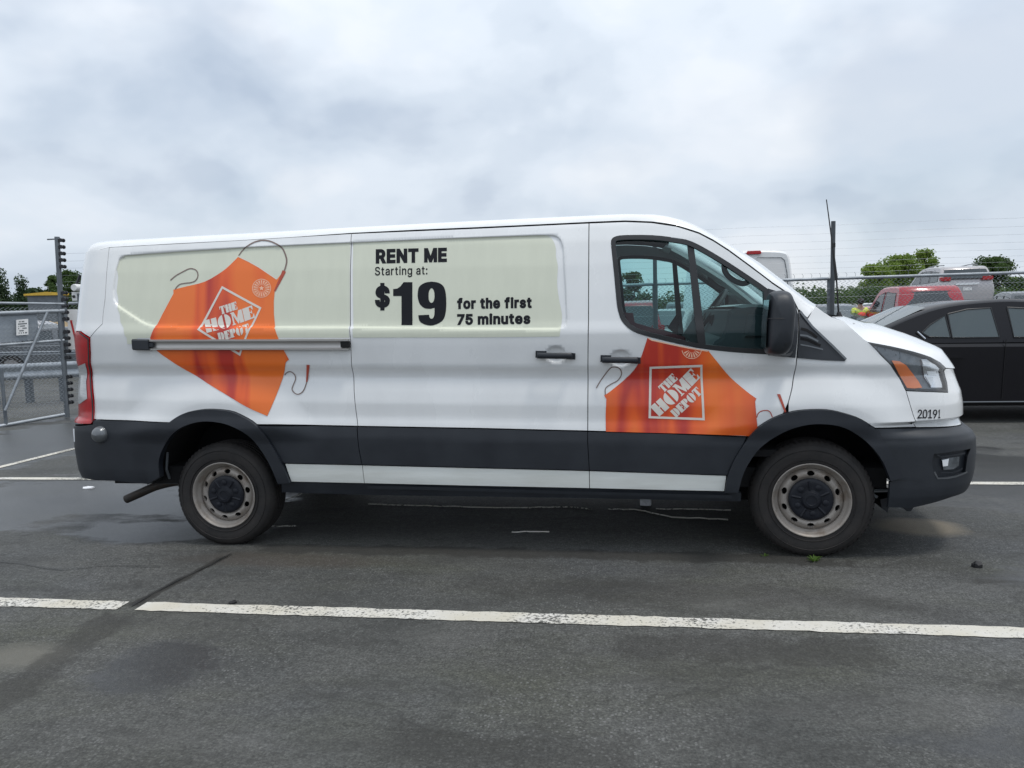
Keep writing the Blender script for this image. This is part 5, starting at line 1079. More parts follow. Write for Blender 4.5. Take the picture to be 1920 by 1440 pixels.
# flat foot where the tyre stands
for v_ in tyre.data.vertices:
    if v_.co.z < -0.345: v_.co.z = -0.345
w0 = empty('wheel', (WR[0], 0.045, 0.345)); w0.parent = VAN
tyre.parent = w0
RIM_.build('wheel_rim', MT['steel'], w0, smooth=38); CAP_.build('hub_cap', MT['cap'], w0, smooth=38); DK_.build('brake_drum', MT['void'], w0)
def copy_tree(o, parent=None):
    c = o.copy(); C.objects.link(c); c.parent = parent
    for ch in o.children: copy_tree(ch, c)
    return c
w1 = copy_tree(w0, VAN); w1.location = (WF[0], 0.035, 0.345); w1.rotation_euler = (0, 0.5, R_(-5))
for wc, rz in ((WF, 175), (WR, 180)):
    w2 = copy_tree(w0, VAN); w2.location = (wc[0], 2*YC-0.04, 0.345); w2.rotation_euler = (0, 0, R_(rz))
# ---- inside the cab
dpx = [(1366, 582), (1385, 575), (1410, 572), (1440, 574), (1462, 585), (1470, 668), (1440, 690), (1330, 690), (1328, 660), (1340, 640), (1352, 632), (1360, 612)]
dash = MB(); dash.prism([tuple(at_y(u, v, 0.20)[[0, 2]]) for u, v in dpx], 0.17, 1.89, 0.02); dsh = dash.build('dashboard', MT['inside'], VAN, smooth=30)
q = [at_y(u, v, 0.16) for u, v in ((1403, 588), (1432, 590), (1431, 632), (1396, 632))]
b = MB(); b.prism([tuple(p[[0, 2]]) for p in q], 0.145, 0.20, 0.01); b.build('glove_box', MT['inside'], dsh)
q = [at_y(u, v, 0.2) for u, v in ((1372, 576), (1405, 571), (1438, 573), (1440, 580), (1400, 580))]
b = MB(); b.prism([(p[0], p[2]+0.004) for p in q], 0.18, 1.87, 0.0); b.build('dash_top', MT['inside_light'], dsh)
ctr = at_y(1333, 584, 1.45); nrm = Vector((-0.80, -0.05, 0.58)).normalized(); a1 = Vector((0, 1, 0)); a2 = nrm.cross(a1).normalized()
b = MB(); b.tube([Vector(ctr)+a1*0.19*math.cos(t)+a2*0.19*math.sin(t) for t in np.linspace(0, 2*math.pi, 33)], 0.016, 8, cap=False)
b.tube([Vector(ctr)-a1*.18, Vector(ctr)+a1*.18], 0.018, 6); b.tube([Vector(ctr), Vector(ctr)-nrm*0.35], 0.04, 8); b.build('steering_wheel', MT['rubber'], VAN, smooth=50)
q = at_y(1337, 606, 1.0); b = MB(); b.tube([q-np.array((-.02, 0, .12)), q], 0.018, 8); b.tube([q, q+np.array((-.01, 0, .06))], 0.026, 8); b.build('gear_lever', MT['rubber'], VAN, smooth=50)
for yy in (0.55, 1.50):
    b = MB(); b.prism(cr([(-1.42, .62), (-1.52, 1.35), (-1.50, 1.42), (-1.40, 1.42), (-1.34, 1.30), (-1.30, .80), (-.85, .82), (-.82, .70), (-1.0, .62)], 2), yy-.24, yy+.24, 0.03); st = b.build('seat', MT['seatcloth'], VAN, smooth=40)
    b = MB(); b.prism([(-1.50, 1.44), (-1.53, 1.62), (-1.47, 1.66), (-1.41, 1.62), (-1.41, 1.44)], yy-.13, yy+.13, .02); b.build('headrest', MT['seatcloth'], st, smooth=40)
b = MB(); b.box((-1.64, .26, .5), (-1.60, 1.80, 1.90)); b.build('bulkhead', MT['inside'], VAN)
b = MB(); q = [at_y(u, v, 0.12) for u, v in ((1170, 586), (1187, 587), (1190, 605), (1285, 632), (1286, 645), (1180, 612))]; b.prism([tuple(p[[0, 2]]) for p in q], 0.11, 0.14); b.build('door_top_trim', MT['maroon'], VAN)
def grab(pts, y, r, m):
    b = MB(); b.tube(cr([at_y(u, v, y) for u, v in pts], 4), r, 8); return b.build('grab_handle', m, VAN, smooth=60)
grab([(1358, 496), (1359, 508), (1368, 520), (1385, 530), (1398, 531), (1410, 522)], 0.20, 0.017, MT['trim'])
grab([(1336, 508), (1331, 520), (1336, 530), (1350, 540), (1365, 543), (1377, 538)], 1.80, 0.019, MT['inside'])
# cab floor and far-side sill so nothing shows through
b = MB(); b.box((-1.62, .08, .60), (0.2, 1.98, .64)); b.build('cab_floor', MT['void'], VAN)
# ---- far flank: the same pieces turned over
NAMES = {'passenger_door': 'driver_door', 'sliding_door': 'side_panel'}
def mirrored(o, parent):
    me = o.data.copy(); n = len(me.vertices); a = np.empty(n*3); me.vertices.foreach_get('co', a); a = a.reshape(-1, 3); a[:, 1] = 2*YC-a[:, 1]
    nm = NAMES.get(o.name.split('.')[0], o.name.split('.')[0])
    sm = np.empty(len(me.polygons), bool); me.polygons.foreach_get('use_smooth', sm)
    f = [tuple(p.vertices)[::-1] for p in me.polygons]; m2 = bpy.data.meshes.new(nm); m2.from_pydata([tuple(p) for p in a], [], f)
    m2.polygons.foreach_set('use_smooth', sm)
    if sm.any(): m2.set_sharp_from_angle(angle=R_(50))
    m2.update()
    for k in me.materials: m2.materials.append(k)
    bpy.data.meshes.remove(me)
    return link(nm, m2, None, parent)
done = {}
SKIP = ('print', 'lettering', 'sticker', 'strap', 'tie', 'hem', 'emblem', 'sign', 'number', 'bumper_face', 'bumper_step')
kids = {o: list(o.children) for o in MIRROR}
for o in MIRROR:
    if o.parent is VAN: done[o] = mirrored(o, VAN)
for o in MIRROR:
    if o.parent is not VAN: done[o] = mirrored(o, done.get(o.parent, VAN))
for o in MIRROR:
    for ch in kids[o]:
        if ch in done or ch.type != 'MESH' or any(s_ in ch.name for s_ in SKIP): continue
        if o.name.startswith(('fog', 'head', 'tail', 'window_seal', 'side_mirror', 'corner')): mirrored(ch, done[o])

# ================================================================== FENCES
def chain_link(name, parent, a, b, z0, z1, pitch, r, m=None):
    """woven wire between ground points a and b: every wire a zigzag, hooked into the next"""
    a, b = Vector((a[0], a[1], 0)), Vector((b[0], b[1], 0)); d = (b-a); ln = d.length; d.normalize(); nrm = Vector((-d.y, d.x, 0))
    n = int(ln/pitch); rows = int((z1-z0)/(pitch*0.5)); V, Fc = [], []
    for i in range(n):
        ctr = (i+0.5)*pitch; P = []
        for k in range(rows+1):
            sgn = 1 if k % 2 else -1
            P.append(a+d*(ctr+sgn*pitch*0.53)+nrm*(0.006*sgn)+Vector((0, 0, z0+(z1-z0)*k/rows)))
        k0 = len(V)
        for p in P:
            V += [tuple(p+nrm*r), tuple(p-nrm*r*.5+Vector((0, 0, r*.87))), tuple(p-nrm*r*.5-Vector((0, 0, r*.87)))]
        for k in range(rows):
            q = k0+3*k
            for j in range(3): Fc.append((q+j, q+(j+1) % 3, q+3+(j+1) % 3, q+3+j))
    me = bpy.data.meshes.new(name); me.from_pydata(V, [], Fc); me.update()
    return tag(link(name, me, m or MT['galv'], parent), kind='stuff')
FA, FB = np.array((-10.72, 7.45)), np.array((9.6, 8.95))
def fpt(x): return FA+(FB-FA)*((x-FA[0])/(FB[0]-FA[0]))
fence = empty('chain_link_fence', (0, 0, 0), 0, 'long chain link fence with top rail and many thin wires behind the van', 'fence')
chain_link('chain_link', fence, FA, FB, 0.06, 1.93, 0.072, 0.0027, MT['galv'])
ndir = Vector((-(FB-FA)[1], (FB-FA)[0], 0)).normalized()
b = MB(); b.tube([(*FA, 1.90), (*((FA+FB)/2), 1.905), (*FB, 1.90)], 0.026, 10); b.build('top_rail', MT['galv'], fence, smooth=60)
b = MB(); b.tube([(*FA, 0.08), (*FB, 0.08)], 0.004, 6); b.build('tension_wire', MT['galv'], fence)
for i, z in enumerate([0.35, 0.62, 0.90, 1.15, 1.40, 1.62, 1.76, 2.00, 2.08, 2.17, 2.27, 2.38, 2.50, 2.62, 2.75]):
    b = MB(); P = []
    for k in range(29):
        q = FA+(FB-FA)*k/28; sag = 0.012*(1-((k % 4)-2)**2/4)
        P.append((q[0]-ndir.x*0.10, q[1]-ndir.y*0.10, z-sag))
    b.tube(P, 0.0015, 5); b.build('fence_wire', MT['galv'], fence)
b = MB()
for k in range(150):
    q = FA+(FB-FA)*(k+.5)/150
    b.tube([(q[0], q[1], 1.90), (q[0]+.012, q[1], 1.965), (q[0]-.012, q[1], 1.995)], 0.0025, 4)
tag(b.build('wire_ends', MT['galv_dark'], fence), kind='stuff')
for x in (-7.6, -4.5, -0.66, 2.11, 8.7):
    q = fpt(x); b = MB(); b.tube([(q[0], q[1]+.03, 0), (q[0], q[1]+.03, 1.93)], 0.045, 10); b.build('line_post', MT['galv_dark'], fence, smooth=60)
def wire_post(x, lean, label, z1=2.85, z0=0.0, y=None, r=0.034):
    q = fpt(x); y = q[1]-.09 if y is None else y
    t = empty('electric_fence_post', (q[0], y, 0), 0, label, 'fence post', 'tall electric fence posts')
    b = MB(); b.tube([(0, 0, z0), (lean*z1, 0, z1)], r, 10); b.build('pole', MT['post'], t, smooth=60)
    return t
pt = wire_post(2.11, 0.005, 'tall dark fence post rising right of the van windscreen', 2.80)
pt2 = wire_post(-0.66, 0.0, 'tall fence post seen through the passenger window of the van', 2.75)
# far-left post beside the gate
q = at_z(126, 782); gp = empty('electric_fence_post', (q[0], q[1], 0), 0, 'tall fence post with a row of black insulators beside the gate on the left', 'fence post', 'tall electric fence posts')
gtop = at_y(107, 444, q[1]); zt = gtop[2]; lx = (gtop[0]-q[0])/zt; b = MB(); b.tube([(0, 0, 0), (lx*zt, 0.0, zt)], 0.040, 10); b.build('pole', MT['galv_dark'], gp, smooth=60)
b = MB(); b.tube([(lx*zt-0.18, 0, zt-.035), (lx*zt+0.02, 0, zt-.035)], 0.012, 6); b.build('crossbar', MT['galv_dark'], gp)
for i in range(26):
    z = zt-0.06-i*0.106
    if i in (5, 6, 7, 13, 19, 20): continue
    m = MB(); m.box((lx*z+0.03, -.025, z-.022), (lx*z+0.10, .025, z+.022)); m.lathe([(0, -.04), (.032, -.04), (.032, -.02), (.018, -.015), (.018, .015), (.032, .02), (.032, .04), (0, .04)], 8, (lx*z+.085, 0, z)); m.build('insulator', MT['insul'], gp)
# gate leaf on the left, swung along the lane
G0, G1 = at_d(-60, 810, 11.4), at_d(121, 775, 12.45)
G0 = Vector((G0[0], G0[1], 0)); G1 = Vector((G1[0]-.03, G1[1]-.1, 0)); GX = (G1-G0)
gate = empty('chain_link_gate', tuple(G0), 0, 'galvanised chain link gate with a diagonal brace and a grey sign panel', 'gate')
def gpt(k, z): return tuple(GX*k+Vector((0, 0, z)))
def gtube(nm, pts, r, m='galv'):
    b = MB(); b.tube(pts, r, 10); return b.build(nm, MT[m], gate, smooth=60)
def gz(u, v):
    """height and position along the gate of a picture point"""
    D = ray(u, v); D = Vector(D); n_ = Vector((-GX.y, GX.x, 0)); t = (G0-Vector(CAM)).dot(n_)/D.dot(n_); p = Vector(CAM)+D*t
    return (p-G0).dot(GX)/GX.length_squared, p.z
for nm, pa, pb, r in (('gate_rail', (-10, 568), (120, 570), .020), ('gate_rail', (-10, 588), (120, 583), .034), ('gate_rail', (-10, 648), (120, 638), .024), ('bottom_rail', (-10, 801), (121, 777), .028)):
    a, c = gz(*pa), gz(*pb); gtube(nm, [gpt(*a), gpt(*c)], r)
a, c = gz(5, 770), gz(84, 586); gtube('diagonal_brace', [tuple(Vector(gpt(*a))+Vector((.045, 0, 0))), tuple(Vector(gpt(*c))+Vector((.045, 0, 0)))], .022)
for pa, pb in (((2, 690), (2, 800)), ((109, 572), (119, 776))):
    a, c = gz(*pa), gz(*pb); gtube('gate_upright', [gpt(*a), gpt(a[0], c[1])], .026, 'galv_dark')
a, c = gz(-10, 795), gz(121, 575)
chain_link('chain_link', gate, (GX*a[0]).xy, (GX*c[0]).xy, 0.12, c[1], 0.066, 0.0036)
a0, a1, a2, a3 = gz(3, 588), gz(72, 586), gz(77, 636), gz(4, 642)
off = Vector((-.03, 0, 0))
sp_ = MB(); P = [Vector(gpt(*k))+off for k in (a0, a1, a2, a3)]; Q = [p+Vector((-.012, 0, 0)) for p in P]
sp_.add(P+Q, [(0, 1, 2, 3), (7, 6, 5, 4), (0, 4, 5, 1), (1, 5, 6, 2), (2, 6, 7, 3), (3, 7, 4, 0)]); panel = sp_.build('sign_panel', MT['greyboard'], gate)
off = Vector((.05, 0, 0)); P = [Vector(gpt(*gz(*k)))+off for k in ((25.5, 600), (47.5, 598), (48, 627.5), (26, 629))]; Q = [p+Vector((-.008, 0, 0)) for p in P]
sp_ = MB(); sp_.add(P+Q, [(0, 1, 2, 3), (7, 6, 5, 4), (0, 4, 5, 1), (1, 5, 6, 2), (2, 6, 7, 3), (3, 7, 4, 0)]); notice = sp_.build('notice_plate', MT['board'], panel)
b = MB()
for i, (x0, x1) in enumerate(((.2, .8), (.12, .88), (.15, .7), (.12, .85), (.2, .6), (.15, .88))):
    f = lambda s, t: (P[0]*(1-s)+P[1]*s)*(1-t)+(P[3]*(1-s)+P[2]*s)*t+Vector((.003, 0, 0))
    t0 = .10+i*.145; k = 4
    xs = np.linspace(x0, x1, 9)
    for j in range(0, 8, 1):
        if random.random() < .25: continue
        b.add([f(xs[j], t0), f(xs[j+1]-.01, t0), f(xs[j+1]-.01, t0+.07), f(xs[j], t0+.07)], [(0, 1, 2, 3)])
b.build('notice_print', MT['greycar'], panel, fix=False)
# white board with a red letter on the fence
vb = [at_d(u, v, 12.75) for u, v in ((126.5, 580), (190, 580), (190, 653), (128, 656))]
b = MB(); vb = [Vector(p) for p in vb]; bk = [p+Vector((0, .015, 0)) for p in vb]
b.add(vb+bk, [(0, 1, 2, 3), (7, 6, 5, 4), (0, 4, 5, 1), (1, 5, 6, 2), (2, 6, 7, 3), (3, 7, 4, 0)])
sg = b.build('fence_sign', MT['board']); tag(sg, 'white board with a big red letter, half hidden by the rear of the van', 'sign')
b = MB()
for poly in (((130.5, 600.5), (136, 600.5), (135.2, 602.5), (141.5, 628), (139.2, 634), (131.6, 602.5)), ((139.2, 634), (141.5, 628), (146, 603), (144.5, 601), (150, 601), (149, 603), (141, 634))):
    b.add([Vector(at_d(u, v, 12.745)) for u, v in poly], [tuple(range(len(poly)))])
b.build('letter_print', MT['red_ink'], sg, fix=False)
# camera on the fence just behind the van
q = at_d(146, 545, 13.2); cmr = empty('security_camera', (q[0], q[1], 0), 0, 'white security camera on a dark bracket, peeking out behind the rear of the van', 'camera')
b = MB(); b.tube([(0.02, 0, 0), (0.02, 0, q[2]-.05)], .03, 8); b.build('pole', MT['galv_dark'], cmr)
b = MB(); b.lathe([(0, -.12), (.055, -.12), (.06, -.10), (.06, .10), (.055, .12), (0, .12)], 14, (0.02, 0, q[2]+.05)); b.box((-.09, -.04, q[2]-.17), (.0, .04, q[2]-.02)); b.build('housing', MT['board'], cmr, smooth=40)
b = MB(); b.lathe([(0, -.01), (.025, -.01), (.025, .01), (0, .01)], 10, (-.05, -.045, q[2]-.10)); b.build('camera_lens', MT['rubber'], cmr)
b = MB(); e = at_d(150, 516, 13.2)-np.array((q[0], q[1], 0)); b.tube([(-.05, 0, q[2]+.03), tuple(e)], .022, 6); b.build('bracket', MT['insul'], cmr)

# ---- guard rails beyond the gate
def guard_rail(pA, pB, Z, h, label):
    A, B_ = at_d(*pA, Z), at_d(*pB, Z+0.3); t = empty('guard_rail', (A[0], A[1], 0), 0, label, 'guard rail', 'guard rails beyond the gate')
    A, B_ = Vector(A), Vector(B_); D = B_-A; n_ = Vector((D.y, -D.x, 0)).normalized(); D0 = Vector((A.x, A.y, 0))
    prof = [(0.0, h/2), (.04, h*.40), (.04, h*.22), (.0, h*.06), (.0, -h*.06), (.04, -h*.22), (.04, -h*.40), (0, -h/2)]
    b = MB(); b.grid([[tuple(P-D0+n_*o+Vector((0, 0, z))) for o, z in prof] for P in (A, A+D*.5, B_)]); b.build('rail_beam', MT['galv'], t, smooth=60)
    for k in (0.05, 0.35, 0.65, 0.95):
        p = A+D*k-D0; m = MB(); m.box((p.x-.05, p.y+.02, -.0), (p.x+.05, p.y+.14, p.z+.12)); m.build('rail_post', MT['galv_dark'], t)
guard_rail((-30, 700), (185, 690), 15.2, 0.32, 'nearer corrugated guard rail seen through the gate mesh')
guard_rail((-30, 664), (185, 660), 21.0, 0.10, 'thin farther guard rail seen through the gate mesh')
# ================================================================== CARS
def arch(cx, r, n=9, z=0.0): return [(cx+r*math.cos(a), z+r*math.sin(a)) for a in np.linspace(math.pi, 0, n)]
def build_car(name, label, cat, loc, rz, body, house, W, paint, wheels, wr, side_glass, front=None, rear=None, lights=(), group=None, glassm='carglass', tumble=0.17, extra=None):
    """body and house are outlines in (x, z), x forward; the house narrows towards the roof; panes sit in frames on it"""
    t = empty(name, loc, rz, label, cat, group)
    hw = W/2
    P = np.array(body); V, Fc = [], []
    lay = [(-hw, .06), (-hw+.03, .018), (-hw+.10, 0), (hw-.10, 0), (hw-.03, .018), (hw, .06)]
    b = MB(); n = len(P)
    if np.sum(P[:, 0]*np.roll(P[:, 1], -1)-np.roll(P[:, 0], -1)*P[:, 1]) < 0: P = P[::-1]
    for y, d in lay: b.v += [(float(x), y, float(z)) for x, z in (inset2(P, d) if d else P)]
    for i in range(len(lay)-1):
        for j in range(n): A, B_ = i*n+j, i*n+(j+1) % n; b.f.append((A, B_, B_+n, A+n))
    tr = tessellate_polygon([[Vector((p[0], p[1], 0)) for p in P]])
    for q in tr: b.f.append(tuple(q)); b.f.append(tuple(k+(len(lay)-1)*n for k in q))
    b.build('body', paint, t, smooth=35)
    H = np.array(house); zb, zr = H[:, 1].min(), H[:, 1].max()
    def hy(z): return hw-0.012-tumble*np.clip((np.asarray(z)-zb)/(zr-zb), 0, 1)**1.2
    hb = MB(); m = len(H); ins = inset2(H, 0.035)
    for sgn, arr, dd in ((-1, H, .0), (-1, ins, None), (1, ins, None), (1, H, 0)): pass
    rows = [[(x, -hy(z)+.0, z) for x, z in ins], [(x, -hy(z)+.045, z) for x, z in H], [(x, hy(z)-.045, z) for x, z in H], [(x, hy(z), z) for x, z in ins]]
    for r in rows: hb.v += [tuple(map(float, p)) for p in r]
    for i in range(3):
        for j in range(m): A, B_ = i*m+j, i*m+(j+1) % m; hb.f.append((A, B_, B_+m, A+m))
    tr = tessellate_polygon([[Vector((p[0], p[1], 0)) for p in ins]])
    for q in tr: hb.f.append(tuple(q)); hb.f.append(tuple(k+3*m for k in q))
    hb.build('cabin', paint, t, smooth=38)
    gm = MT[glassm]
    for poly in side_glass:
        for sgn in (-1, 1):
            q = poly
            g = MB(); g.add([(x, sgn*(hy(z)+.006), z) for x, z in q]+[(x, sgn*(hy(z)-.01), z) for x, z in q], [tuple(range(len(q)))]+[(i, (i+1) % len(q), (i+1) % len(q)+len(q), i+len(q)) for i in range(len(q))]); g.build('side_window', gm, t)
            rp_ = MB(); rp_.tube([(x, sgn*(hy(z)+.006), z) for x, z in list(q)+[q[0]]], .010, 5); rp_.build('window_trim', MT['seal'], t)
    for nm, seg in (('windscreen', front), ('rear_window', rear)):
        if not seg: continue
        (xa, za), (xb, zb_) = seg; g = MB(); d = Vector((xb-xa, 0, zb_-za)); nn = Vector((d.z, 0, -d.x)).normalized()
        if nn.z < 0 and abs(nn.z) > .02: nn = -nn
        if (nm == 'windscreen') != (nn.x > 0): nn = -nn
        rows = []
        for k in np.linspace(0, 1, 5):
            x, z = xa+(xb-xa)*k, za+(zb_-za)*k; ww = float(hy(z))-.10
            rows.append([(x+nn.x*(.012+.03*(1-(s_)**2)), ww*s_, z+nn.z*(.012+.03*(1-s_**2))) for s_ in np.linspace(-1, 1, 9)])
        g.grid(rows); g.build(nm, gm, t, smooth=60)
    for x in wheels:
        for sgn in (-1, 1):
            wm = MB(); wm.lathe([(0.0, .02), (wr*.20, .015), (wr*.30, .03), (wr*.60, .02), (wr*.64, .0), (wr*.70, -.005), (wr*.92, .0), (wr, .03), (wr, .17), (wr*.8, .2), (0, .2)], 26, (0, 0, 0)); wo = wm.build('wheel', MT['tyre'], t, smooth=40)
            rm = MB(); rm.lathe([(0, .0), (wr*.15, -.004), (wr*.2, .012), (wr*.56, .004), (wr*.66, -.006), (wr*.67, .01)], 26); rm.build('rim', MT['silver'], wo, smooth=40)
            wo.location = (x, -hw+.012 if sgn < 0 else hw-.012, wr); wo.rotation_euler = (0, 0, 0 if sgn < 0 else math.pi)
            dk = MB(); dk.lathe([(0, .012), (wr*1.16, .012), (wr*1.16, -.002), (0, -.002)], 26, (x, -hw+.24 if sgn < 0 else hw-.24, wr+.02)); dk.build('wheel_arch', MT['void'], t)
    for nm, mname, bx in lights:
        for sgn in (-1, 1):
            (x0, y0, z0), (x1, y1, z1) = bx; l = MB(); l.box((x0, min(sgn*y0, sgn*y1), z0), (x1, max(sgn*y0, sgn*y1), z1)); o = l.build(nm, MT[mname], t)
            bm = bmesh.new(); bm.from_mesh(o.data); bmesh.ops.bevel(bm, geom=bm.edges[:], offset=0.018, segments=2, affect='EDGES'); bm.to_mesh(o.data); bm.free()
            if y0 == -y1: break
    if extra: extra(t)
    return t
SEDAN_B = [(-2.42, .42), (-2.47, .62), (-2.44, .88), (-2.30, 1.00), (-1.75, 1.04), (-1.1, 1.00), (0, .985), (0.95, .97), (1.55, .92), (2.15, .80), (2.42, .66), (2.46, .45), (2.38, .25), (1.86, .22)]+arch(1.46, .37, 9, .30)[::-1]+[(1.08, .20), (-1.05, .20)]+arch(-1.42, .37, 9, .30)[::-1]+[(-1.80, .24), (-2.30, .30)]
SEDAN_H = cr([(-1.85, 1.02), (-1.50, 1.19), (-1.10, 1.36), (-.75, 1.455), (-.30, 1.495), (0.10, 1.49), (.45, 1.42), (.85, 1.22), (1.25, .97)], 3)+[(1.2, .93), (-1.85, .96)]
SEDAN_G = [[(-1.08, 1.115), (-.98, 1.21), (-.80, 1.32), (-.76, 1.05), (-1.0, 1.06)], [(-.77, 1.335), (-.55, 1.385), (-.28, 1.395), (-.22, 1.04), (-.74, 1.045)], [(-.10, 1.395), (.20, 1.37), (.55, 1.22), (.90, 1.02), (-.06, 1.035)]]
def sedan_extra(t):
    b = MB(); b.tube([(-1.14, -.90, 1.13), (-1.05, -.905, 1.04)], .012, 6); b.build('chrome_accent', MT['chrome'], t)
    for x in (-.72, .62):
        b = MB(); b.box((x-.10, -.955, .80), (x+.10, -.925, .83)); b.build('door_handle', MT['blacksedan'], t)
    b = MB(); b.tube([(-1.0, -.937, .26), (1.05, -.937, .26)], .010, 6); b.build('sill_highlight', MT['greycar'], t)  # grey tube stands in for the highlight line along the sill
    for x0, z0, x1, z1 in ((-.16, 1.02, -.19, .3), (-1.0, .98, -.98, .6)):
        b = MB(); b.tube([(x0, -.937, z0), (x1, -.940, z1)], .004, 5); b.build('door_seam', MT['void'], t)
build_car('parked_sedan', 'shiny black sedan parked in the next row beyond the nose of the van', 'car', (3.58, 6.32, 0), R_(-1.5), SEDAN_B, SEDAN_H, 1.86, MT['blacksedan'], (1.46, -1.42), .33, SEDAN_G, front=((1.22, .99), (.5, 1.40)), rear=((-1.78, 1.06), (-.98, 1.41)), lights=(('tail_light', 'red_lens', ((-2.46, .50, .72), (-2.38, .88, .88))), ('headlight', 'clear_lens', ((2.30, .48, .62), (2.40, .86, .76)))), glassm='paleglass', extra=sedan_extra)
SUV_B = [(-2.30, .40), (-2.36, .70), (-2.30, 1.02), (-1.0, 1.06), (.9, 1.03), (1.7, .98), (2.2, .84), (2.32, .6), (2.28, .34), (1.85, .30)]+arch(1.42, .40, 9, .36)[::-1]+[(1.0, .26), (-1.0, .26)]+arch(-1.38, .40, 9, .36)[::-1]+[(-1.8, .30), (-2.2, .34)]
SUV_H = cr([(-2.28, 1.02), (-2.20, 1.30), (-2.05, 1.62), (-1.80, 1.73), (-.8, 1.77), (.1, 1.74), (.5, 1.62), (1.0, 1.30), (1.35, 1.04)], 3)+[(1.3, .98), (-2.25, .98)]
SUV_G = [[(-2.0, 1.16), (-1.92, 1.52), (-1.15, 1.60), (-1.12, 1.14)], [(-1.02, 1.14), (-1.04, 1.61), (-.15, 1.62), (-.1, 1.12)], [(0, 1.12), (-.02, 1.62), (.4, 1.52), (.95, 1.14)]]
RL = (('tail_light', 'red_lens', ((-2.36, .62, 1.02), (-2.24, .90, 1.20))), ('bumper', 'greycar', ((-2.40, -.80, .42), (-2.30, .80, .58))))
PICK_B = [(-2.80, .50), (-2.82, .72), (-2.78, 1.16), (-1.0, 1.18), (.9, 1.12), (1.7, 1.10), (2.5, 1.00), (2.68, .7), (2.62, .42), (2.2, .40)]+arch(1.75, .45, 9, .40)[::-1]+[(1.25, .36), (-1.2, .36)]+arch(-1.7, .45, 9, .40)[::-1]+[(-2.2, .42), (-2.7, .46)]
PICK_H = cr([(-.98, 1.16), (-.92, 1.45), (-.78, 1.82), (-.5, 1.89), (.3, 1.89), (.62, 1.80), (1.0, 1.45), (1.35, 1.14)], 3)+[(1.3, 1.08), (-.98, 1.10)]
PICK_G = [[(-.72, 1.26), (-.62, 1.72), (.02, 1.76), (.05, 1.24)], [(.14, 1.24), (.12, 1.76), (.5, 1.68), (.95, 1.26)]]
def slats(t):
    pass
q = at_d(1750, 560, 19.0)
build_car('pickup_truck', 'red pickup truck with a dark rear window, parked behind the fence right of the van', 'pickup', (q[0]+.02, q[1]+1.2, 0), R_(90+3), PICK_B, PICK_H, 1.76, MT['redpaint'], (1.75, -1.7), .40, PICK_G, front=((1.3, 1.18), (.66, 1.76)), rear=((-.96, 1.26), (-.80, 1.74)), lights=(('tail_light', 'red_lens', ((-2.84, .80, .78), (-2.76, .98, 1.12))),))
def rack(t):
    for s_ in (-.62, .62):
        b = MB(); b.tube([(-1.7, s_, 1.80), (-.8, s_, 1.835), (0.0, s_, 1.80)], .022, 6); b.build('roof_rail', MT['greycar'], t)
    b = MB(); b.box((-2.385, -.42, 1.00), (-2.33, .42, 1.08)); b.build('chrome_accent', MT['chrome'], t)
    b = MB(); b.box((-2.385, -.16, .78), (-2.34, .16, .90)); b.build('licence_plate', MT['board'], t)
q = at_d(1803, 530, 30.5); zl = at_d(1803, 497, 30.5)[2]-1.80
tr_ = empty('flatbed_trailer', (q[0], q[1]+1.6, 0), R_(90), 'flatbed trailer carrying the silver minivan behind the red pickup', 'trailer')
b = MB(); b.box((-2.9, -1.05, zl-.14), (3.4, 1.05, zl)); b.build('deck', MT['greycar'], tr_)
for x in (-1.6, -.7):
    for s_ in (-1, 1):
        b = MB(); b.lathe([(0, -.1), (.2, -.1), (.38, -.08), (.40, 0), (.38, .08), (0, .1)], 20, (x, s_*.85, .40)); b.build('wheel', MT['tyre'], tr_)
build_car('minivan', 'silver minivan with wide red tail lights, raised above the red pickup', 'minivan', (q[0]-.05, q[1]+1.6, zl), R_(90-1), SUV_B, SUV_H, 1.98, MT['silver'], (1.42, -1.38), .34, SUV_G, front=((1.3, 1.08), (.55, 1.58)), rear=((-2.275, 1.24), (-2.10, 1.60)), lights=(('tail_light', 'red_lens', ((-2.31, .56, 1.17), (-2.15, .945, 1.32))), ('bumper', 'silver', ((-2.44, -.90, .42), (-2.30, .90, .66)))), extra=rack)
q = at_d(1572, 575, 21.0)
build_car('parked_sedan', 'dark navy sedan beyond the fence just right of the tall post', 'car', (q[0]-.1, q[1]+1.2, 0), R_(-65), SEDAN_B, SEDAN_H, 1.84, MT['navy'], (1.46, -1.42), .33, SEDAN_G, front=((1.22, .99), (.5, 1.40)), rear=((-1.78, 1.06), (-.98, 1.41)), glassm='paleglass', group='cars in the lot beyond the fence')
q = at_d(1622, 603, 22.0)
build_car('parked_car', 'low red car whose bonnet shows below the person in the yellow vest', 'car', (q[0]+.6, q[1]+2.2, -.10), R_(100), SEDAN_B, SEDAN_H, 1.8, MT['redpaint'], (1.46, -1.42), .33, SEDAN_G, front=((1.22, .99), (.5, 1.40)), rear=((-1.78, 1.06), (-.98, 1.41)), group='cars in the lot beyond the fence')
q = at_d(1925, 560, 30.0)
build_car('parked_car', 'grey car at the right edge of the photo, above the roof of the black sedan', 'car', (q[0]+.3, q[1]+1.2, 0), R_(80), SUV_B, SUV_H, 1.9, MT['greycar'], (1.42, -1.38), .36, SUV_G, rear=((-2.275, 1.20), (-2.10, 1.60)), lights=RL, group='cars in the lot beyond the fence')
q = at_d(1204, 580, 17.5)
build_car('parked_suv', 'dark red hatchback with a dark rear window, seen through the passenger window', 'car', (q[0]-.42, q[1]+1.9, -.05), R_(90), SUV_B, SUV_H, 1.75, MT['redpaint'], (1.42, -1.38), .36, SUV_G, rear=((-2.26, 1.12), (-2.08, 1.62)), lights=RL, group='cars in the lot beyond the fence')
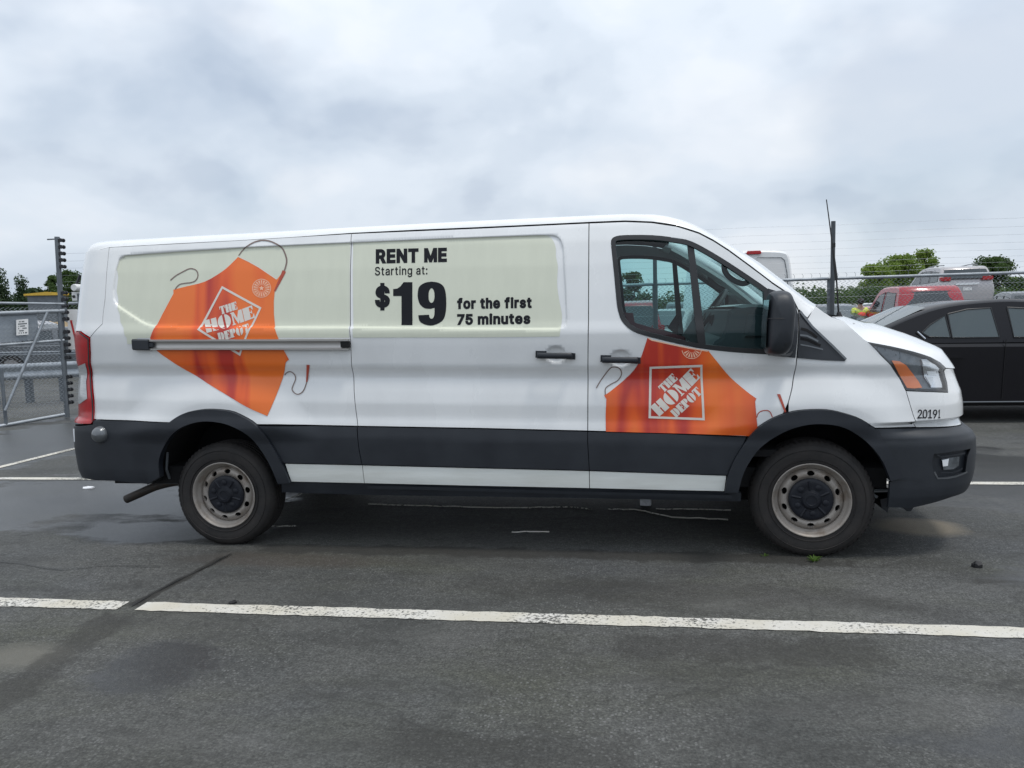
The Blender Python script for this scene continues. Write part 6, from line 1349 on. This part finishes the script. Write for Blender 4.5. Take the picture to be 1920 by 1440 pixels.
for (u, v, Z, rz, p, lab, nm) in ((1262, 590, 20.0, 70, 'silver', 'silver sedan seen through the passenger window beside the red hatchback', 's'), (1345, 585, 30, 95, 'white', 'white car far behind the dashboard of the van', 'u'), (1290, 575, 33, 85, 'greycar', 'large grey car behind the silver sedan, seen through the passenger window', 'u'), (1540, 560, 44, 75, 'white', 'white car in the far row left of the tall post', 's'), (1588, 560, 46, 80, 'silver', 'pale car in the far row right of the tall post', 's'), (1650, 562, 42, 80, 'white', 'white car in the far row beside the person in the yellow vest', 's'), (90, 640, 23, 20, 'greycar', 'dark grey car behind the gate mesh on the left', 's'), (20, 655, 27, 10, 'silver', 'silver car behind the grey sign panel of the gate', 'u')):
    q = at_d(u, v, Z); B_, H_, G_ = (SEDAN_B, SEDAN_H, SEDAN_G) if nm == 's' else (SUV_B, SUV_H, SUV_G)
    build_car('parked_car', lab, 'car', (q[0], q[1]+1.0, 0), R_(rz), B_, H_, 1.85, MT[p], (1.42, -1.40), .34, G_, front=((1.22, .99), (.5, 1.40)) if nm == 's' else ((1.3, 1.08), (.55, 1.58)), rear=((-1.78, 1.06), (-.98, 1.41)) if nm == 's' else ((-2.275, 1.20), (-2.10, 1.60)), group='cars in the lot beyond the fence')
# tall white van, rear view
q = at_d(1413, 530, 19.0); zt = at_d(1413, 472, 19.0)[2]
wv = empty('cargo_van', (q[0], q[1], 0), R_(4), 'tall white van seen from behind, over the windscreen of the orange-print van', 'van')
P = cr([(-.98, .45), (-1.02, .8), (-1.02, 1.3), (-.97, 1.9), (-.90, 2.5), (-.84, zt-.10), (-.72, zt-.02), (-.4, zt+.02), (0, zt+.03), (.4, zt+.02), (.72, zt-.02), (.84, zt-.10), (.90, 2.5), (.97, 1.9), (1.02, 1.3), (1.02, .8), (.98, .45)], 3)
b = MB(); b.prism(P, 0, 5.4, .05); b.build('body', MT['white'], wv, smooth=40)
b = MB()
for s_ in (-1, 1):
    b = MB(); pl = [(s_*.08, 1.35), (s_*.86, 1.35), (s_*.80, 2.3), (s_*.74, zt-.24), (s_*.66, zt-.17), (s_*.08, zt-.15)]; b.prism(pl, -.012, .0); b.build('door_panel', MT['board'], wv)
    b = MB(); b.tube([(x, -.014, z) for x, z in pl[1:]], .012, 5); b.build('panel_edge', MT['greycar'], wv)
    b = MB(); b.box((min(s_*.90, s_*1.0), -.03, .9), (max(s_*.90, s_*1.0), .05, 1.4)); b.build('tail_light', MT['red_lens'], wv)
b = MB(); b.prism([(-.16, zt-.07), (.16, zt-.07), (.18, zt-.03), (.15, zt+.02), (-.15, zt+.02), (-.18, zt-.03)], -.06, .0, .01); b.build('brake_light', MT['red_lens'], wv)
for y in (.9, 4.2):
    for s_ in (-1, 1):
        b = MB(); b.tube([(s_*.75, y, .35), (s_*.99, y, .35)], .35, 18); b.build('wheel', MT['tyre'], wv, smooth=40)
# yellow-topped shed, soil heap
q = at_d(88, 560, 40); sh = empty('storage_shed', (q[0], q[1], 0), R_(40), 'low grey shed with a yellow roof edge far behind the gate', 'shed')
zt = at_d(100, 550, 40)[2]
b = MB(); b.box((-.85, -.6, 0), (.85, 1.6, zt-.12)); b.build('wall', MT['galv_dark'], sh)
b = MB(); b.prism([(-1.0, zt-.12), (1.0, zt-.12), (1.0, zt-.02), (0.0, zt+.06), (-1.0, zt-.04)], -.75, 1.75); b.build('roof', MT['orange_yellow'], sh)
q = at_d(85, 612, 32); b = MB(); rows = []
for i in range(15):
    r = []
    for j in range(19):
        x, y = (j-9)/9, (i-7)/7; h = max(0, 1-x*x-y*y)*1.55*(0.75+0.5*random.random())
        r.append((q[0]+x*2.4, q[1]+y*2.6, h))
    rows.append(r)
b.grid(rows); tag(b.build('soil_heap', MT['tan'], smooth=50), 'tan heap of dry soil behind the gate mesh', 'soil heap')
# ================================================================== TREES
def leaves(name, m, parent, clumps, size, n, flat=0.5):
    """leaf-sized faces scattered through clumps (centre, radius)"""
    V, Fc = [], []
    wts = np.array([r**2 for c, r in clumps]); idx = rng.choice(len(clumps), n, p=wts/wts.sum())
    d = rng.normal(size=(n, 3)); d /= np.linalg.norm(d, axis=1, keepdims=True); rad = rng.random(n)**0.45*np.where(rng.random(n) < 0.22, rng.uniform(1.0, 1.45, n), 1.0)
    a = rng.normal(size=(n, 3)); a /= np.linalg.norm(a, axis=1, keepdims=True); t = np.cross(a, d); t /= np.linalg.norm(t, axis=1, keepdims=True)
    s = size*rng.uniform(.55, 1.25, n)
    cc = np.array([c for c, r in clumps])[idx]; rr = np.array([r for c, r in clumps])[idx]
    p = cc+d*(rr*rad)[:, None]*np.array((1, 1, .85)); u_ = t*s[:, None]; w_ = np.cross(t, a)*(s*.6)[:, None]
    V = np.stack([p-u_, p-w_*.8, p+u_, p+w_], 1).reshape(-1, 3)
    me = bpy.data.meshes.new(name); me.vertices.add(4*n); me.vertices.foreach_set('co', V.ravel())
    me.loops.add(4*n); me.loops.foreach_set('vertex_index', np.arange(4*n)); me.polygons.add(n); me.polygons.foreach_set('loop_start', np.arange(0, 4*n, 4)); me.update(calc_edges=True)
    return link(name, me, m, parent)
def tree(u, v_top, Z, width, label, leaf='leaf_mid', n=3500, size=0.16, kind='round', group='trees beyond the lot', zb=0.5, cat='tree'):
    top = at_d(u, v_top, Z); H = top[2]; t = empty('bushy_tree' if kind != 'column' else 'columnar_tree', (top[0], top[1], 0), 0, label, cat, group)
    w_ = width/2; cl = []
    if kind == 'column':
        for i in range(14): f = i/13; cl.append(((random.uniform(-.2, .2)*w_, random.uniform(-.2, .2)*w_, H*(.18+.74*f)), w_*(.95-.45*f)*random.uniform(.8, 1.1)))
    else:
        for i in range(44):
            a = random.uniform(0, 6.28); rr = random.uniform(.1, .85)*w_; f = random.uniform(zb, 1.0)
            lim = math.sqrt(max(.05, 1-((f-zb)/(1.02-zb))**2)); r = random.uniform(.12, .30)*w_
            cl.append(((rr*lim*math.cos(a), rr*lim*math.sin(a), min(H*f, H-r*.8)), r))
        cl.append(((0, 0, H-.22*w_), .24*w_))
    b = MB(); b.tube([(0, 0, 0), (.05, 0, H*.35), (-.03, .04, H*.8)], .05*H*.5, 8, r2=.03)
    for c, r in cl[::5]: b.tube([(0, 0, H*.3), (c[0]*.5, c[1]*.5, (H*.3+c[2])/2), c], .04, 5, r2=.015)
    b.build('trunk', MT['bark'], t)
    leaves('crown', MT[leaf], t, cl, size, n); return t
tree(1690, 478, 58, 4.6, 'bright green bushy tree rising left of the silver minivan', 'leaf_bright', 9000, .105)
tree(1735, 468, 60, 3.4, 'airy bright green tree top just left of the silver minivan roof', 'leaf_bright', 4200, .105, zb=.45)
tree(1640, 496, 57, 4.2, 'low rounded bright green tree, leftmost of the trees right of the tall post', 'leaf_bright', 8000, .105, zb=.3)
tree(1866, 481, 52, 4.0, 'darker green tree right of the silver minivan', 'leaf_mid', 6000, .10, zb=.5)
tree(1905, 520, 56, 3.6, 'low bright green bush at the right edge beyond the fence', 'leaf_bright', 5000, .10, zb=.2)
tree(1183, 510, 58, 3.0, 'small tree seen through the passenger window of the van', 'leaf_mid', 4000, .11, zb=.4)
tree(37, 514, 60, 1.9, 'narrow dark green columnar tree left of the insulator post', 'leaf_dark', 4200, .10, 'column')
tree(0, 500, 60, 2.0, 'dark columnar tree cut by the left edge of the photo', 'leaf_dark', 4200, .10, 'column')
tree(128, 508, 50, 3.8, 'broad dark green tree behind the insulator post', 'leaf_mid', 6500, .10, zb=.35)
tree(100, 516, 54, 2.6, 'smaller dark tree just left of the insulator post', 'leaf_mid', 4000, .10, zb=.35)
tree(68, 541, 75, 5.0, 'low round dark tree in the far gap between the columnar trees', 'leaf_dark', 2600, .2, zb=.25)
def hedge(name, ua, ub, vt, Z0, Z1, n, leaf, label, rk=1.0, per=420):
    cl = []
    for i in range(n):
        k = (i+random.random())/n; u = ua+(ub-ua)*k; Z = Z0+(Z1-Z0)*random.random(); top = at_d(u, vt+random.uniform(-4, 8), Z); r = random.uniform(.5, 1.0)*rk
        for f in (.25, .6, 1.0): cl.append(((top[0], top[1], max(.3, (top[2]-r*.8)*f)), r*random.uniform(.8, 1.15)))
    return leaves(name, MT[leaf], None, cl, .13*rk, n*per)
tag(hedge('hedge', 1425, 1990, 538, 46, 52, 46, 'leaf_mid', ''), 'long mid-green hedge running behind the lot right of the van', 'hedge', kind='stuff')
tag(hedge('hedge', 1060, 1440, 548, 58, 64, 34, 'leaf_mid', ''), 'distant hedge seen through the cab windows', 'hedge', kind='stuff')
tag(hedge('hedge', -120, 230, 556, 62, 70, 40, 'leaf_dark', ''), 'dark far tree line behind the gate', 'hedge', kind='stuff')
tag(hedge('far_wood', -1500, 3500, 562, 130, 175, 260, 'leaf_dark', '', 4.2, 500), kind='stuff')
# ================================================================== PERSON
def person(u, v, Z, label):
    top = at_d(u, v, Z); k = top[2]/1.70; t = empty('person', (top[0], top[1], 0), R_(12), label, 'person')
    J = [((0, 0, .95), .14), ((0, .01, 1.15), .135), ((0, .02, 1.36), .15), ((0, .0, 1.48), .06), ((0, -.01, 1.56), .075), ((0, -.01, 1.64), .085),
         ((.19, .02, 1.40), .065), ((.27, -.05, 1.16), .048), ((.20, -.22, 1.02), .036), ((.17, -.30, .98), .036), ((-.19, .02, 1.40), .065), ((-.27, -.05, 1.16), .048), ((-.20, -.22, 1.02), .036), ((-.17, -.30, .98), .036),
         ((.10, 0, .88), .10), ((.11, .02, .50), .068), ((.12, .04, .10), .045), ((.12, -.10, .04), .042), ((-.10, 0, .88), .10), ((-.11, .02, .50), .068), ((-.12, .04, .10), .045), ((-.12, -.10, .04), .042)]
    E_ = [(0, 1), (1, 2), (2, 3), (3, 4), (4, 5), (2, 6), (6, 7), (7, 8), (8, 9), (2, 10), (10, 11), (11, 12), (12, 13), (0, 14), (14, 15), (15, 16), (16, 17), (0, 18), (18, 19), (19, 20), (20, 21)]
    def skin(name, idx, grow, m, sub=1):
        mp = {j: i for i, j in enumerate(idx)}
        me = bpy.data.meshes.new(name); me.from_pydata([tuple(k*c for c in J[j][0]) for j in idx], [(mp[a], mp[b]) for a, b in E_ if a in mp and b in mp], [])
        o = link(name, me, None, t); sm = o.modifiers.new('s', 'SKIN'); ss = o.modifiers.new('ss', 'SUBSURF'); ss.levels = ss.render_levels = sub
        for i, j in enumerate(idx):
            r = J[j][1]*k*grow; me.skin_vertices[0].data[i].radius = (r, r); me.skin_vertices[0].data[i].use_root = (i == 0)
        dg = bpy.context.evaluated_depsgraph_get(); ev = bpy.data.meshes.new_from_object(o.evaluated_get(dg)); o.modifiers.clear(); o.data = ev
        ev.materials.clear(); ev.materials.append(m); ev.polygons.foreach_set('use_smooth', [True]*len(ev.polygons)); return o
    skin('body', list(range(22)), 0.9, MT['skin'])
    skin('yellow_shirt', [2, 6, 7, 10, 11, 1], 1.2, MT['hivis']); skin('trousers', [0, 14, 15, 16, 18, 19, 20], 1.10, MT['jean'])
    skin('red_vest', [2, 1, 0], 1.34, MT['hired'])
    b = MB(); b.lathe([(0, -.06), (.05, -.055), (.085, -.01), (.09, .04), (.07, .085), (0, .11)], 14); hb = b.build('hair', MT['hair'], t, smooth=60); hb.rotation_euler = (R_(90), 0, 0); hb.location = (0, -.03*k, 1.61*k); hb.scale = (k*1.05, k*1.1, k*1.05)
    for s_ in (-1, 1):
        for f in range(4):
            b = MB(); x0 = s_*(.150+.016*f)*k; b.tube([(x0, -.30*k, .975*k), (x0, -.345*k, .960*k), (x0, -.365*k, .930*k), (x0, -.355*k, .91*k)], .010*k, 6); b.build('finger', MT['skin'], t)
    return t
person(1613, 561, 21.5, 'person with dark hair in a yellow shirt and red vest, standing beyond the fence')
